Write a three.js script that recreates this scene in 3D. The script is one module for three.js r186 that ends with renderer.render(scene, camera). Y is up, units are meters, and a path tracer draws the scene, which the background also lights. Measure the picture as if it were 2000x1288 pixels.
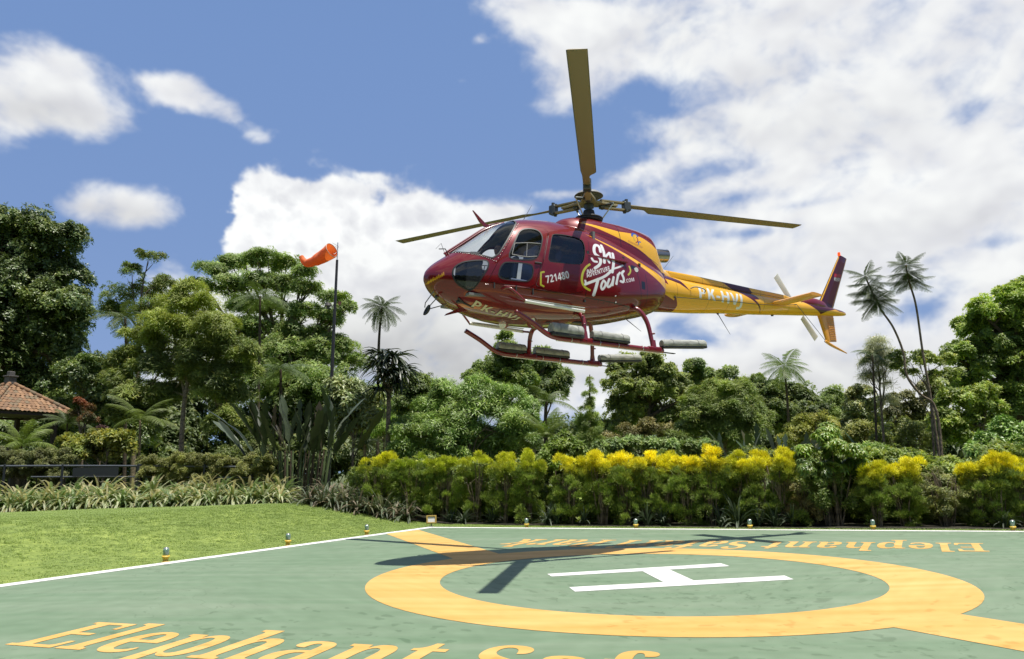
import * as THREE from 'three';
import { mergeGeometries } from 'three/addons/utils/BufferGeometryUtils.js';
import { FontLoader } from 'three/addons/loaders/FontLoader.js';
import { RoundedBoxGeometry } from 'three/addons/geometries/RoundedBoxGeometry.js';
import { MarchingCubes } from 'three/addons/objects/MarchingCubes.js';

// ------------------------------------------------------------------ camera, sky, sun, exposure
const scene = new THREE.Scene();
const EYE = 1.55, FOCAL = 1501.4, PITCH = 0.18153, ROLL = -0.01305;   // 2000 x 1288 reference frame
const camera = new THREE.PerspectiveCamera(2 * Math.atan(644 / FOCAL) * 180 / Math.PI, 1024 / 659, 0.1, 4000);
camera.position.set(0, EYE, 0);
camera.rotation.set(PITCH, 0, ROLL);
const renderer = new THREE.WebGLRenderer({ antialias: true });
renderer.toneMapping = THREE.LinearToneMapping;
renderer.toneMappingExposure = 1.4;
renderer.shadowMap.enabled = true;
const SUN = new THREE.Vector3(0.18, 1, 0.14).normalize();
const sun = new THREE.DirectionalLight(new THREE.Color(1, 0.955, 0.87), 4.9);
sun.position.copy(SUN).multiplyScalar(120);
sun.castShadow = true;
Object.assign(sun.shadow.camera, { left: -60, right: 60, top: 60, bottom: -60, near: 1, far: 300 });
sun.shadow.mapSize.set(2048, 2048);
scene.add(sun);

// ------------------------------------------------------------------ helpers
function rng(seed) { let s = seed >>> 0; return () => { s = (s + 0x6d2b79f5) | 0; let t = Math.imul(s ^ (s >>> 15), 1 | s); t = (t + Math.imul(t ^ (t >>> 7), 61 | t)) ^ t; return ((t ^ (t >>> 14)) >>> 0) / 4294967296; }; }
const clamp = (x, a = 0, b = 1) => Math.min(b, Math.max(a, x));
const smooth = (a, b, x) => { const t = clamp((x - a) / (b - a)); return t * t * (3 - 2 * t); };
const lerp = (a, b, t) => a + (b - a) * t;
const V = (x, y, z) => new THREE.Vector3(x, y, z);
// lattice noise in three dimensions
const PERM = (() => { const r = rng(77), p = [...Array(256).keys()]; for (let i = 255; i > 0; i--) { const j = Math.floor(r() * (i + 1)); [p[i], p[j]] = [p[j], p[i]]; } return new Uint8Array([...p, ...p]); })();
const GR = [[1,1,0],[-1,1,0],[1,-1,0],[-1,-1,0],[1,0,1],[-1,0,1],[1,0,-1],[-1,0,-1],[0,1,1],[0,-1,1],[0,1,-1],[0,-1,-1],[1,1,0],[-1,1,0],[0,-1,1],[0,-1,-1]];
const GX = new Float64Array(GR.map((g) => g[0])), GY = new Float64Array(GR.map((g) => g[1])), GZ = new Float64Array(GR.map((g) => g[2]));
function noise(x, y, z) {
  const xi = Math.floor(x), yi = Math.floor(y), zi = Math.floor(z), X = xi & 255, Y = yi & 255, Z = zi & 255;
  x -= xi; y -= yi; z -= zi;
  const u = x * x * x * (x * (x * 6 - 15) + 10), v = y * y * y * (y * (y * 6 - 15) + 10), w = z * z * z * (z * (z * 6 - 15) + 10);
  const A = PERM[X] + Y, AA = PERM[A] + Z, AB = PERM[A + 1] + Z, B = PERM[X + 1] + Y, BA = PERM[B] + Z, BB = PERM[B + 1] + Z;
  const g = (h, a, b, c) => { h &= 15; return GX[h] * a + GY[h] * b + GZ[h] * c; };
  const l = (t, a, b) => a + t * (b - a);
  return l(w, l(v, l(u, g(PERM[AA], x, y, z), g(PERM[BA], x - 1, y, z)), l(u, g(PERM[AB], x, y - 1, z), g(PERM[BB], x - 1, y - 1, z))),
    l(v, l(u, g(PERM[AA + 1], x, y, z - 1), g(PERM[BA + 1], x - 1, y, z - 1)), l(u, g(PERM[AB + 1], x, y - 1, z - 1), g(PERM[BB + 1], x - 1, y - 1, z - 1))));
}
function fbm(x, y, z, n, gain = 0.5) { let s = 0, a = 0.5, t = 0; for (let i = 0; i < n; i++) { s += a * noise(x, y, z); t += a; a *= gain; x = x * 2.03 + 7.1; y = y * 2.03 + 3.7; z = z * 2.03 + 1.3; } return s / t; }
// the direction in which a spot of the 2000 x 1288 photograph was seen, and the place at a given distance along it
function dirOf(px, py) {
  const x0 = (px - 1000) / FOCAL, y0 = -(py - 644) / FOCAL, c = Math.cos(ROLL), s = Math.sin(ROLL);
  const x = c * x0 - s * y0, y = s * x0 + c * y0, cp = Math.cos(PITCH), sp = Math.sin(PITCH);
  return V(x, y * cp + sp, y * sp - cp);
}
function at(px, py, depth) { const d = dirOf(px, py); return d.multiplyScalar(-depth / d.z).add(camera.position); }
const MPP = (depth) => depth / FOCAL;

const used = new Map();
function numbered(name) { const n = used.get(name) || 0; used.set(name, n + 1); return n ? `${name}_${String(n).padStart(3, '0')}` : name; }
function tag(o, label, category, group) { o.userData.label = label; o.userData.category = category; if (group) o.userData.group = group; return o; }
function thing(name, label, category, pos = [0, 0, 0], turn = 0, group) {
  const o = new THREE.Group(); o.name = numbered(name); o.position.set(...pos); o.rotation.y = turn; scene.add(o);
  return tag(o, label, category, group);
}
function mesh(name, geo, material, parent) {
  const m = new THREE.Mesh(geo, material); m.name = parent === scene ? numbered(name) : name; m.castShadow = m.receiveShadow = true; parent.add(m); return m;
}
function struct(name, geo, material) { const m = mesh(name, geo, material, scene); m.userData.kind = 'structure'; return m; }
const merged = (list) => { const g = mergeGeometries(list.map((q) => { const k = q.index ? q.toNonIndexed() : q; for (const a of Object.keys(k.attributes)) if (!['position', 'normal', 'uv', 'color'].includes(a)) k.deleteAttribute(a); return k; })); return g; };
const lin = (r, g, b) => new THREE.Color().setRGB(r, g, b);
const std = (r, g, b, rough = 0.6, extra = {}) => new THREE.MeshStandardMaterial({ color: lin(r, g, b), roughness: rough, ...extra });
const phys = (r, g, b, rough = 0.6, extra = {}) => new THREE.MeshPhysicalMaterial({ color: lin(r, g, b), roughness: rough, ...extra });
function move(g, x = 0, y = 0, z = 0, rx = 0, ry = 0, rz = 0, sx = 1, sy = sx, sz = sx) {
  return g.applyMatrix4(new THREE.Matrix4().compose(V(x, y, z), new THREE.Quaternion().setFromEuler(new THREE.Euler(rx, ry, rz)), V(sx, sy, sz)));
}
// a tapered tube through points; r is one radius or one per point
function tube(points, r, sides = 8, steps = 0, cap = true) {
  const pts = points.map((p) => p.isVector3 ? p : V(...p));
  let P = pts, R = Array.isArray(r) ? r : pts.map(() => r);
  if (steps) {
    const c = new THREE.CatmullRomCurve3(pts, false, 'centripetal'); P = []; const R2 = [];
    for (let i = 0; i <= steps; i++) { const t = i / steps, f = t * (pts.length - 1), k = Math.min(pts.length - 2, Math.floor(f)); P.push(c.getPoint(t)); R2.push(lerp(R[k], R[k + 1], f - k)); }
    R = R2;
  }
  const pos = [], uv = [], idx = [], n = P.length;
  let ref = V(0, 0, 1), acc = 0;
  for (let i = 0; i < n; i++) {
    const d = P[Math.min(n - 1, i + 1)].clone().sub(P[Math.max(0, i - 1)]).normalize();
    if (Math.abs(d.dot(ref)) > 0.95) ref = Math.abs(d.y) > 0.8 ? V(1, 0, 0) : V(0, 1, 0);
    const a = ref.clone().cross(d).normalize(), b = d.clone().cross(a).normalize(); ref = b.clone();
    if (i) acc += P[i].distanceTo(P[i - 1]);
    for (let k = 0; k <= sides; k++) { const t = k / sides * Math.PI * 2, q = P[i].clone().addScaledVector(a, Math.cos(t) * R[i]).addScaledVector(b, Math.sin(t) * R[i]); pos.push(q.x, q.y, q.z); uv.push(k / sides * Math.max(0.2, R[0] * 6.28), acc); }
  }
  for (let i = 0; i < n - 1; i++) for (let k = 0; k < sides; k++) { const a = i * (sides + 1) + k, b = a + sides + 1; idx.push(a, a + 1, b, a + 1, b + 1, b); }
  if (cap) for (const [i, flip] of [[0, 1], [n - 1, 0]]) {
    const c = pos.length / 3; pos.push(P[i].x, P[i].y, P[i].z); uv.push(0, 0);
    for (let k = 0; k < sides; k++) { const a = i * (sides + 1) + k; flip ? idx.push(c, a + 1, a) : idx.push(c, a, a + 1); }
  }
  const g = new THREE.BufferGeometry(); g.setAttribute('position', new THREE.Float32BufferAttribute(pos, 3)); g.setAttribute('uv', new THREE.Float32BufferAttribute(uv, 2)); g.setIndex(idx); g.computeVertexNormals(); return g;
}
const box = (x0, x1, y0, y1, z0, z1, r = 0) => move(r ? new RoundedBoxGeometry(x1 - x0, y1 - y0, z1 - z0, 2, r) : new THREE.BoxGeometry(x1 - x0, y1 - y0, z1 - z0), (x0 + x1) / 2, (y0 + y1) / 2, (z0 + z1) / 2);
function prism(pts, z0, z1, bevel = 0.01) {          // an outline in x, y given a thickness along z
  const s = new THREE.Shape(pts.map((p) => new THREE.Vector2(...p)));
  const g = new THREE.ExtrudeGeometry(s, { depth: z1 - z0 - 2 * bevel, bevelEnabled: bevel > 0, bevelThickness: bevel, bevelSize: bevel, bevelOffset: -bevel, bevelSegments: 2, curveSegments: 8 });
  return g.translate(0, 0, z0 + bevel);
}
function canvasTexture(w, h, draw) { const c = document.createElement('canvas'); c.width = w; c.height = h; draw(c.getContext('2d')); const t = new THREE.CanvasTexture(c); t.colorSpace = THREE.SRGBColorSpace; t.wrapS = t.wrapT = THREE.RepeatWrapping; t.anisotropy = 8; return t; }
function noiseTexture(n, f, srgb = true) {            // f(u, v) gives r, g, b in 0..255 and must tile by itself
  const d = new Uint8Array(n * n * 4);
  for (let y = 0; y < n; y++) for (let x = 0; x < n; x++) { const c = f(x / n, y / n), o = (y * n + x) * 4; d[o] = clamp(c[0], 0, 255); d[o + 1] = clamp(c[1], 0, 255); d[o + 2] = clamp(c[2], 0, 255); d[o + 3] = 255; }
  const t = new THREE.DataTexture(d, n, n, THREE.RGBAFormat); t.wrapS = t.wrapT = THREE.RepeatWrapping; t.magFilter = THREE.LinearFilter; t.minFilter = THREE.LinearFilter; if (srgb) t.colorSpace = THREE.SRGBColorSpace; t.needsUpdate = true; return t;
}
const tileNoise = (u, v, f, s, n = 4) => { const a = u * Math.PI * 2, b = v * Math.PI * 2, R = f / 6.283; return fbm(Math.cos(a) * R + s, Math.sin(a) * R + Math.cos(b) * R * 0.71, Math.sin(b) * R + s * 1.7, n); };
const each = (name, list, material, parent) => list.map((g) => mesh(name, g, material, parent));
const bits = (name, list, material, parent) => { const m = mesh(name, merged(list), material, parent); m.userData.kind = 'stuff'; return m; };   // pieces too small to pick apart

// ------------------------------------------------------------------ the sky: air and clouds by direction
{
  const W = 4096, H = 2048, data = new Uint16Array(W * H * 4), half = THREE.DataUtils.toHalfFloat;
  const azel = (px, py) => { const d = dirOf(px, py).normalize(); return [Math.atan2(d.x, -d.z), Math.asin(d.y)]; };
  const K = 1 / FOCAL;
  // cloud bodies: place in the photograph, size, strength
  const body = [
    [55,150,75,55,1.0],[110,185,95,62,1.0],[180,232,70,36,.85],[30,215,80,55,1],[120,120,60,32,.8],[-60,190,90,70,1],
    [320,165,55,26,.85],[385,198,62,36,.95],[445,228,52,30,.9],[505,268,38,18,.75],[350,180,40,30,.6],
    [175,412,58,34,.8],[250,400,85,42,.9],[325,430,50,28,.75],
    [935,78,26,12,.5],[655,352,26,8,.55],[725,345,32,10,.6],[905,158,22,10,.4],[690,370,40,14,.45],
    [560,430,95,85,1.2],[495,445,70,55,1.2],[545,380,72,42,1.1],[600,385,50,34,1],[500,365,34,24,.9],[640,470,150,110,1.3],[755,450,110,75,1.2],[800,420,60,42,1.05],[850,425,46,30,1],[455,500,60,70,1.2],[700,600,280,170,1.4],[950,420,70,26,.95],[1000,410,40,14,.8],[560,560,200,140,1.3],[900,620,280,170,1.3],[850,500,150,60,1.1],[430,640,120,120,1.1],
    [1090,25,130,48,1.1],[1010,10,70,26,.9],[1210,80,150,70,1.15],[1380,60,230,110,1.3],[1620,130,260,170,1.4],[1880,110,260,170,1.4],[1130,180,80,52,.7],[1190,130,90,50,.9],[1370,260,110,50,1],[1500,290,200,90,1.2],[1720,330,260,130,1.3],[1950,330,200,180,1.3],[1070,210,40,26,.4],
    [1240,345,80,26,.7],[1330,325,80,18,.7],[1110,380,80,14,.75],[1230,420,120,20,.4],[1400,400,170,45,.62],[1560,440,200,70,.95],[1850,500,280,150,1.2],[1600,560,320,110,1.2],[1400,500,140,55,.75],[1700,680,380,150,1.3],[1330,690,260,85,1.2],[1180,640,160,70,1.1],[1450,640,180,70,1.1],[1930,640,200,150,1.2],[1100,740,260,80,1.3],[1560,780,420,90,1.3],[300,760,300,60,.6],
  ].map(([x, y, a, b, w]) => [...azel(x, y), a * K * 0.86, b * K * 0.86, w]);
  const gaps = [[1300,195,60,36,.75],[1235,175,40,20,.35],[1905,210,30,22,.5],[1790,610,50,26,.55],[1360,665,50,24,.8],[1320,640,36,26,.6],[1300,280,40,16,.3],[1470,385,120,14,.35],[1460,455,60,12,.5],[1880,560,60,16,.25],[1960,470,40,12,.4],[1170,470,30,16,.3],[590,330,60,26,.6],[390,480,60,60,.85],[420,425,30,14,.3],[410,330,60,30,.6],[430,260,60,20,.6],[300,320,120,22,.5],[215,320,80,24,.5],[1380,330,90,22,.5],[1290,430,60,16,.5],[1210,300,50,20,.5],[1560,400,80,10,.3],[1150,290,60,40,.6],[740,395,24,30,.35],[440,400,30,30,.5]].map(([x, y, a, b, w]) => [...azel(x, y), a * K, b * K, w]);
  const greys = [[690,690,200,60,.75],[560,600,90,70,.35],[830,650,120,60,.5],[900,740,160,50,.8],[700,500,60,30,.15],[1300,60,90,40,.12],[1480,150,120,40,.1],[1700,230,180,40,.08],[1560,240,160,50,.1],[1360,260,100,30,.1],[1800,430,160,30,.1],[80,220,80,30,.4],[250,420,90,26,.35],[1740,740,200,50,.35],[1450,740,150,40,.2],[1950,560,100,40,.1]].map(([x, y, a, b, w]) => [...azel(x, y), a * K, b * K, w]);
  const crisp = [[560,420,150,90,1],[620,480,200,110,.9],[790,430,110,60,.9],[480,440,80,70,.9],[950,430,80,40,.6],[90,170,120,80,.2],[380,200,120,60,.2]].map(([x, y, a, b, w]) => [...azel(x, y), a * K, b * K, w]);
  const field = (list, az, el) => { let q = 1; for (const [a, e, rx, ry, w] of list) { const dx = (az - a) * Math.cos(el) / rx; if (dx > 2.4 || dx < -2.4) continue; const dy = (el - e) / ry; if (dy > 2.4 || dy < -2.4) continue; q *= 1 - Math.min(0.98, w * Math.exp(-(dx * dx + dy * dy) * 0.9)); } return 1 - q; };
  for (let y = 0; y < H; y++) {
    const el = (y + 0.5) / H * Math.PI - Math.PI / 2, ce = Math.cos(el), se = Math.sin(el);
    for (let x = 0; x < W; x++) {
      const o = (y * W + x) * 4, th = (x + 0.5) / W * 2 * Math.PI - Math.PI;
      let r, g, b;
      if (el < -0.03) { r = 0.09; g = 0.12; b = 0.05; } else {
        const dx = Math.cos(th) * ce, dz = Math.sin(th) * ce, dy = se;          // u = atan2(z, x)
        const az = Math.atan2(dx, -dz);
        const near = (1 - smooth(0.66, 0.85, Math.abs(az))) * (1 - smooth(0.60, 0.78, el));
        const e = clamp(el / 1.5);
        // clear air
        const h = Math.exp(-el * 4.2), hz = smooth(-0.75, 0.9, az) * 0.25 * near;
        r = lerp(0.165, 0.38, h * 0.62 + hz * 0.25); g = lerp(0.285, 0.50, h * 0.62 + hz * 0.25); b = lerp(0.57, 0.74, h * 0.62 + hz * 0.25);
        const dk = lerp(1, 0.72, smooth(0.5, 1.3, el)); r *= dk; g *= dk; b *= dk;
        // clouds
        let cov = 0, shade = 0;
        if (near > 0.001) { cov = field(body, az, el); if (cov > 0.01) { cov *= 1 - field(gaps, az, el); shade = field(greys, az, el); } cov *= near; }
        if (near < 0.999) { const q = fbm(dx * 1.9 + 4, dy * 2.6, dz * 1.9, 3); cov = lerp(clamp(0.42 + q * 1.5), cov, near); }
        if (cov > 0.02) {
          const n = near > 0.02 ? 7 : 4, s = 9;
          const wx = fbm(dx * 7 + 3, dy * 7, dz * 7, 3) * 0.035, wy = fbm(dx * 7, dy * 7 + 9, dz * 7, 3) * 0.035;
          let bw = 0, f = fbm((dx + wx) * s, (dy + wy) * s * 1.35, dz * s, n, 0.56); if (near > 0.02) f = f * 0.8 + fbm((dx + wx) * 25, (dy + wy) * 38, dz * 25, 5, 0.6) * 0.5;
          const cr = near > 0.02 ? field(crisp, az, el) : 0;
          if (cr > 0.02) { let bl = 0, am = 0.5, q = 24; for (let i = 0; i < 5; i++) { bl += am * (0.42 - 1.3 * Math.abs(noise((dx + wx * 0.5) * q + i * 9, (dy + wy * 0.5) * q * 1.15, dz * q))); am *= 0.55; q *= 2.05; } f = lerp(f, f * 0.35 + bl * 0.8, cr); bw = bl * cr; }
          const den = cov * 1.1 - 0.62 + f * 0.9;
          let a = smooth(lerp(-0.28, -0.03, cr), lerp(0.5, 0.15, cr), den);
          const up = fbm((dx + wx) * s, (dy + wy + 0.022) * s * 1.35, dz * s, Math.min(n, 4), 0.5), lo = fbm((dx + wx) * s, (dy + wy) * s * 1.35, dz * s, Math.min(n, 4), 0.5);
          const rel = clamp(0.5 + (lo - up) * 1.7 + (f - lo) * 0.3 + bw * 1.5);
          const thick = smooth(0.2, 0.75, den);
          let L = lerp(0.79, 0.97, rel) - 0.07 * thick * (1 - rel) - shade * 0.36 + cr * 0.08 * rel;
          if (near < 1) L = lerp(0.62 + 0.25 * rel, L, near);
          L = clamp(L, 0.3, 1.05);
          const warm = lerp(1.0, 0.985, rel);
          r = lerp(r, L * 0.985, a); g = lerp(g, L, a); b = lerp(b, L * lerp(1.05, 1.01, rel) * warm, a);
        }
      }
      data[o] = half(r / 1.4); data[o + 1] = half(g / 1.4); data[o + 2] = half(b / 1.4); data[o + 3] = 15360;
    }
  }
  const sky = new THREE.DataTexture(data, W, H, THREE.RGBAFormat, THREE.HalfFloatType);
  sky.mapping = THREE.EquirectangularReflectionMapping; sky.magFilter = THREE.LinearFilter; sky.minFilter = THREE.LinearFilter; sky.colorSpace = THREE.LinearSRGBColorSpace; sky.needsUpdate = true;
  scene.background = sky; scene.environment = sky;
}

// ------------------------------------------------------------------ ground: land, lawn, pad and its painted marks
// x to the right, d away from the camera (z = -d)
const K0 = [-2.47, 22.52], KL = [-7.62, 11.66], KR = [12.3, 18.5];                     // pad corner and its two edges
const eL = new THREE.Vector2(KL[0] - K0[0], KL[1] - K0[1]).normalize(), eR = new THREE.Vector2(KR[0] - K0[0], KR[1] - K0[1]).normalize();
const nL = new THREE.Vector2(eL.y, -eL.x), nR = new THREE.Vector2(-eR.y, eR.x);         // outward normals
if (nL.x > 0) nL.negate(); if (nR.y < 0) nR.negate();
const outL = (x, d) => (x - K0[0]) * nL.x + (d - K0[1]) * nL.y, outR = (x, d) => (x - K0[0]) * nR.x + (d - K0[1]) * nR.y;
function groundY(x, d) {
  const a = outL(x, d); let h = -0.035;
  if (a > 0) { h += 0.66 * smooth(0.2, 5.6, a) * smooth(9, 17, d) - 0.016 * Math.max(0, a - 5.5); h += 0.03 * noise(x * 0.35, d * 0.35, 2); }
  return h;
}
const TAU = Math.PI * 2;
{
  const land = noiseTexture(256, (u, v) => { const n = tileNoise(u, v, 6, 2, 5), m = tileNoise(u, v, 18, 9, 3); return [74 + n * 60 + m * 25, 82 + n * 55 + m * 25, 44 + n * 40]; });
  land.repeat.set(120, 120);
  const g = new THREE.PlaneGeometry(1600, 1600); g.rotateX(-Math.PI / 2); g.translate(0, -0.5, -300);
  struct('ground', g, new THREE.MeshStandardMaterial({ map: land, roughness: 1 }));
  // lawn and planted land round the pad
  const turf = noiseTexture(512, (u, v) => { const n = tileNoise(u, v, 5, 3, 3), m = tileNoise(u, v, 40, 8, 3), k = tileNoise(u, v, 110, 5, 2); return [108 + n * 30 + m * 26 + k * 26, 124 + n * 26 + m * 24 + k * 26, 56 + n * 14 + m * 18 + k * 14]; });
  const N = 150, M = 110, pos = [], uv = [], idx = [];
  for (let j = 0; j <= M; j++) for (let i = 0; i <= N; i++) {
    const x = -48 + 96 * i / N, d = -14 + 80 * j / M; pos.push(x, groundY(x, d) - (d > 31 ? smooth(31, 60, d) * 0.3 : 0), -d); uv.push(x / 5, d / 5);
  }
  for (let j = 0; j < M; j++) for (let i = 0; i < N; i++) { const a = j * (N + 1) + i; idx.push(a, a + 1, a + N + 1, a + 1, a + N + 2, a + N + 1); }
  const lg = new THREE.BufferGeometry(); lg.setAttribute('position', new THREE.Float32BufferAttribute(pos, 3)); lg.setAttribute('uv', new THREE.Float32BufferAttribute(uv, 2)); lg.setIndex(idx); lg.computeVertexNormals();
  struct('lawn', lg, new THREE.MeshStandardMaterial({ map: turf, bumpMap: turf, bumpScale: 0.02, roughness: 0.95 }));
}
const FT = 1 / 14;                                        // pad texture: 14 m across
const padPaint = (base, streak, wear, seed, S = 1024) => noiseTexture(S, (u, v) => {
  const s1 = tileNoise(u, v * 0 + Math.round(v * 64) / 64 * 0 + v, 5, seed, 3), s2 = (() => { const a = u * TAU, b = v * TAU; return fbm(Math.cos(a) * 0.9 + seed, Math.sin(a) * 0.9 + Math.cos(b) * 7, Math.sin(b) * 7, 4); })();
  const f = tileNoise(u, v, 60, seed + 4, 2), sc = Math.max(0, Math.abs(tileNoise(u, v, 22, seed + 9, 3)) < 0.006 && s1 > 0.05 ? 1 : 0);
  const fl = tileNoise(u, v, 85, seed + 2, 2) > 0.30 && tileNoise(u, v, 5, seed + 6, 2) > 0.04 ? 13 : 0;
  return base.map((c, i) => c - fl + streak[i] * (s2 * 1.4 + s1 * 0.8) + f * 9 - sc * wear);
});
const padGreen = padPaint([103, 122, 97], [13, 8, 11], 16, 3), padYellow = padPaint([197, 155, 86], [16, 16, 22], 18, 21, 512), padWhite = padPaint([206, 206, 203], [10, 10, 12], 22, 31, 512);
const flatUV = (g) => { const p = g.attributes.position, uv = []; for (let i = 0; i < p.count; i++) uv.push(p.getX(i) * FT * 1.0 + 0.13, p.getZ(i) * FT); g.setAttribute('uv', new THREE.Float32BufferAttribute(uv, 2)); return g; };
const flatShape = (s, y) => { const g = new THREE.ShapeGeometry(s, 48); g.rotateX(-Math.PI / 2); g.translate(0, y, 0); return flatUV(g); };   // shape x, y = x, d
const poly = (pts) => new THREE.Shape(pts.map((p) => new THREE.Vector2(...p)));
const PADS = { g: new THREE.MeshStandardMaterial({ map: padGreen, roughness: 0.72, bumpMap: padGreen, bumpScale: 0.004 }), y: new THREE.MeshStandardMaterial({ map: padYellow, roughness: 0.7 }), w: new THREE.MeshStandardMaterial({ map: padWhite, roughness: 0.7 }) };
{
  const pt = (o, e, t, n, k) => [o[0] + e.x * t + n.x * k, o[1] + e.y * t + n.y * k];
  // corner offset inwards by k from both edges
  const inner = (k) => { const a = pt(K0, eL, 0, nL, -k), b = pt(K0, eR, 0, nR, -k), den = eL.x * eR.y - eL.y * eR.x, t = ((b[0] - a[0]) * eR.y - (b[1] - a[1]) * eR.x) / den; return [a[0] + eL.x * t, a[1] + eL.y * t]; };
  const EL = 34, ER = 30;
  const far = [pt(K0, eL, EL, nL, 0), K0, pt(K0, eR, ER, nR, 0)];
  const end = [pt(K0, eL, EL, nL, 0)[0] + eR.x * ER, pt(K0, eL, EL, nL, 0)[1] + eR.y * ER];
  const slab = new THREE.ExtrudeGeometry(poly([far[0], end, far[2], far[1]]), { depth: 0.12, bevelEnabled: true, bevelThickness: 0.008, bevelSize: 0.008, bevelSegments: 1 });
  slab.rotateX(-Math.PI / 2); slab.translate(0, -0.128, 0); flatUV(slab);
  const pad = struct('helipad', slab, PADS.g);
  // the white border line along the two edges in view
  const strip = (k0, k1) => { const a = inner(k0), b = inner(k1); return poly([pt(a, eL, EL - 1, nL, 0), a, pt(a, eR, ER - 1, nR, 0), pt(b, eR, ER - 1, nR, 0), b, pt(b, eL, EL - 1, nL, 0)]); };
  mesh('edge_line', flatShape(strip(0.02, 0.30), 0.004), PADS.w, pad);
  // ring and the two diagonal bands
  const C = [2.014, 11.66], ring = new THREE.Shape(); ring.absarc(C[0], C[1], 4.13, 0, TAU); const hole = new THREE.Path(); hole.absarc(C[0], C[1], 3.1, 0, TAU, true); ring.holes.push(hole);
  mesh('ring_marking', flatShape(ring, 0.004), PADS.y, pad);
  const onRing = (a, b) => { const dx = b[0] - a[0], dy = b[1] - a[1], fx = a[0] - C[0], fy = a[1] - C[1], A = dx * dx + dy * dy, B = 2 * (fx * dx + fy * dy), q = fx * fx + fy * fy - 4.13 * 4.13, t = (-B - Math.sqrt(B * B - 4 * A * q)) / (2 * A); return [a[0] + dx * t, a[1] + dy * t]; };
  const band = (a, a2, b, b2, mid = []) => { const p = onRing(a, a2), q = onRing(b, b2); let s = Math.atan2(p[1] - C[1], p[0] - C[0]), e = Math.atan2(q[1] - C[1], q[0] - C[0]); if (e - s > Math.PI) e -= TAU; if (s - e > Math.PI) e += TAU; const arc = []; for (let k = 0; k <= 14; k++) { const t = lerp(s, e, k / 14); arc.push([C[0] + Math.cos(t) * 4.129, C[1] + Math.sin(t) * 4.129]); } return poly([a, ...arc, b, ...mid]); };
  mesh('band_marking', flatShape(band([-3.3, 20.28], [-0.95, 13.9], [-2.6, 21.4], [-0.2, 14.8]), 0.004), PADS.y, pad);
  mesh('band_marking', flatShape(band([6.6, 5.1], [4.56, 8.72], [6.4, 3.0], [3.58, 8.05]), 0.004), PADS.y, pad);
  const hl = [[[0.486, 12.115], [3.39, 13.15], [3.43, 12.77], [0.54, 11.83]], [[0.72, 10.75], [3.9, 11.6], [3.89, 11.2], [0.77, 10.36]], [[1.955, 12.26], [2.4, 12.4], [2.5, 11.2], [2.05, 11.08]]];
  hl.forEach((q, i) => mesh('letter_stroke', flatShape(poly(q), i === 2 ? 0.006 : 0.004), PADS.w, pad));
  // lettering painted flat on the pad
  const font = await new FontLoader().loadAsync('fonts/droid/droid_serif_bold.typeface.json');
  const write = (text, O, ux, uy, spread) => {
    let adv = 0; const res = font.data.resolution;
    for (const ch of text) {
      const gl = font.data.glyphs[ch] || font.data.glyphs[' '];
      if (ch !== ' ') {
        const g = new THREE.ShapeGeometry(font.generateShapes(ch, 1), 6), p = g.attributes.position;
        for (let i = 0; i < p.count; i++) { const a = adv + p.getX(i) * spread, b = p.getY(i); p.setXYZ(i, O[0] + ux[0] * a + uy[0] * b, 0.004, -(O[1] + ux[1] * a + uy[1] * b)); }
        if (ux[0] * uy[1] - ux[1] * uy[0] < 0) { const k = g.index.array; for (let i = 0; i < k.length; i += 3) { const t = k[i]; k[i] = k[i + 1]; k[i + 1] = t; } }
        g.computeVertexNormals(); const n = g.attributes.normal; for (let i = 0; i < n.count; i++) n.setXYZ(i, 0, 1, 0);
        mesh('letter', flatUV(g), PADS.y, pad);
      }
      adv += gl.ha / res * spread;
    }
    return adv;
  };
  const cap = 0.714, capN = 0.80, capF = 1.22, LN = 1, LF = 9.42;
  write('Elephant Safari Park', [-4.83, 7.63], [0.9545 * LN, -0.298 * LN], [0.287 * capN / cap, 0.958 * capN / cap], 1.0 * SPREAD_NEAR());
  const wF = measure('Elephant Safari Park');
  write('Elephant Safari Park', [9.36, 15.86], [-0.9703 * LF / wF, 0.2415 * LF / wF], [-0.46 * capF / cap, -0.89 * capF / cap], 1);
  function measure(t) { let a = 0; for (const ch of t) a += (font.data.glyphs[ch] || font.data.glyphs[' ']).ha / font.data.resolution; return a; }
  function SPREAD_NEAR() { return 4.46 / measure('Elephant '); }
}

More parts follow.
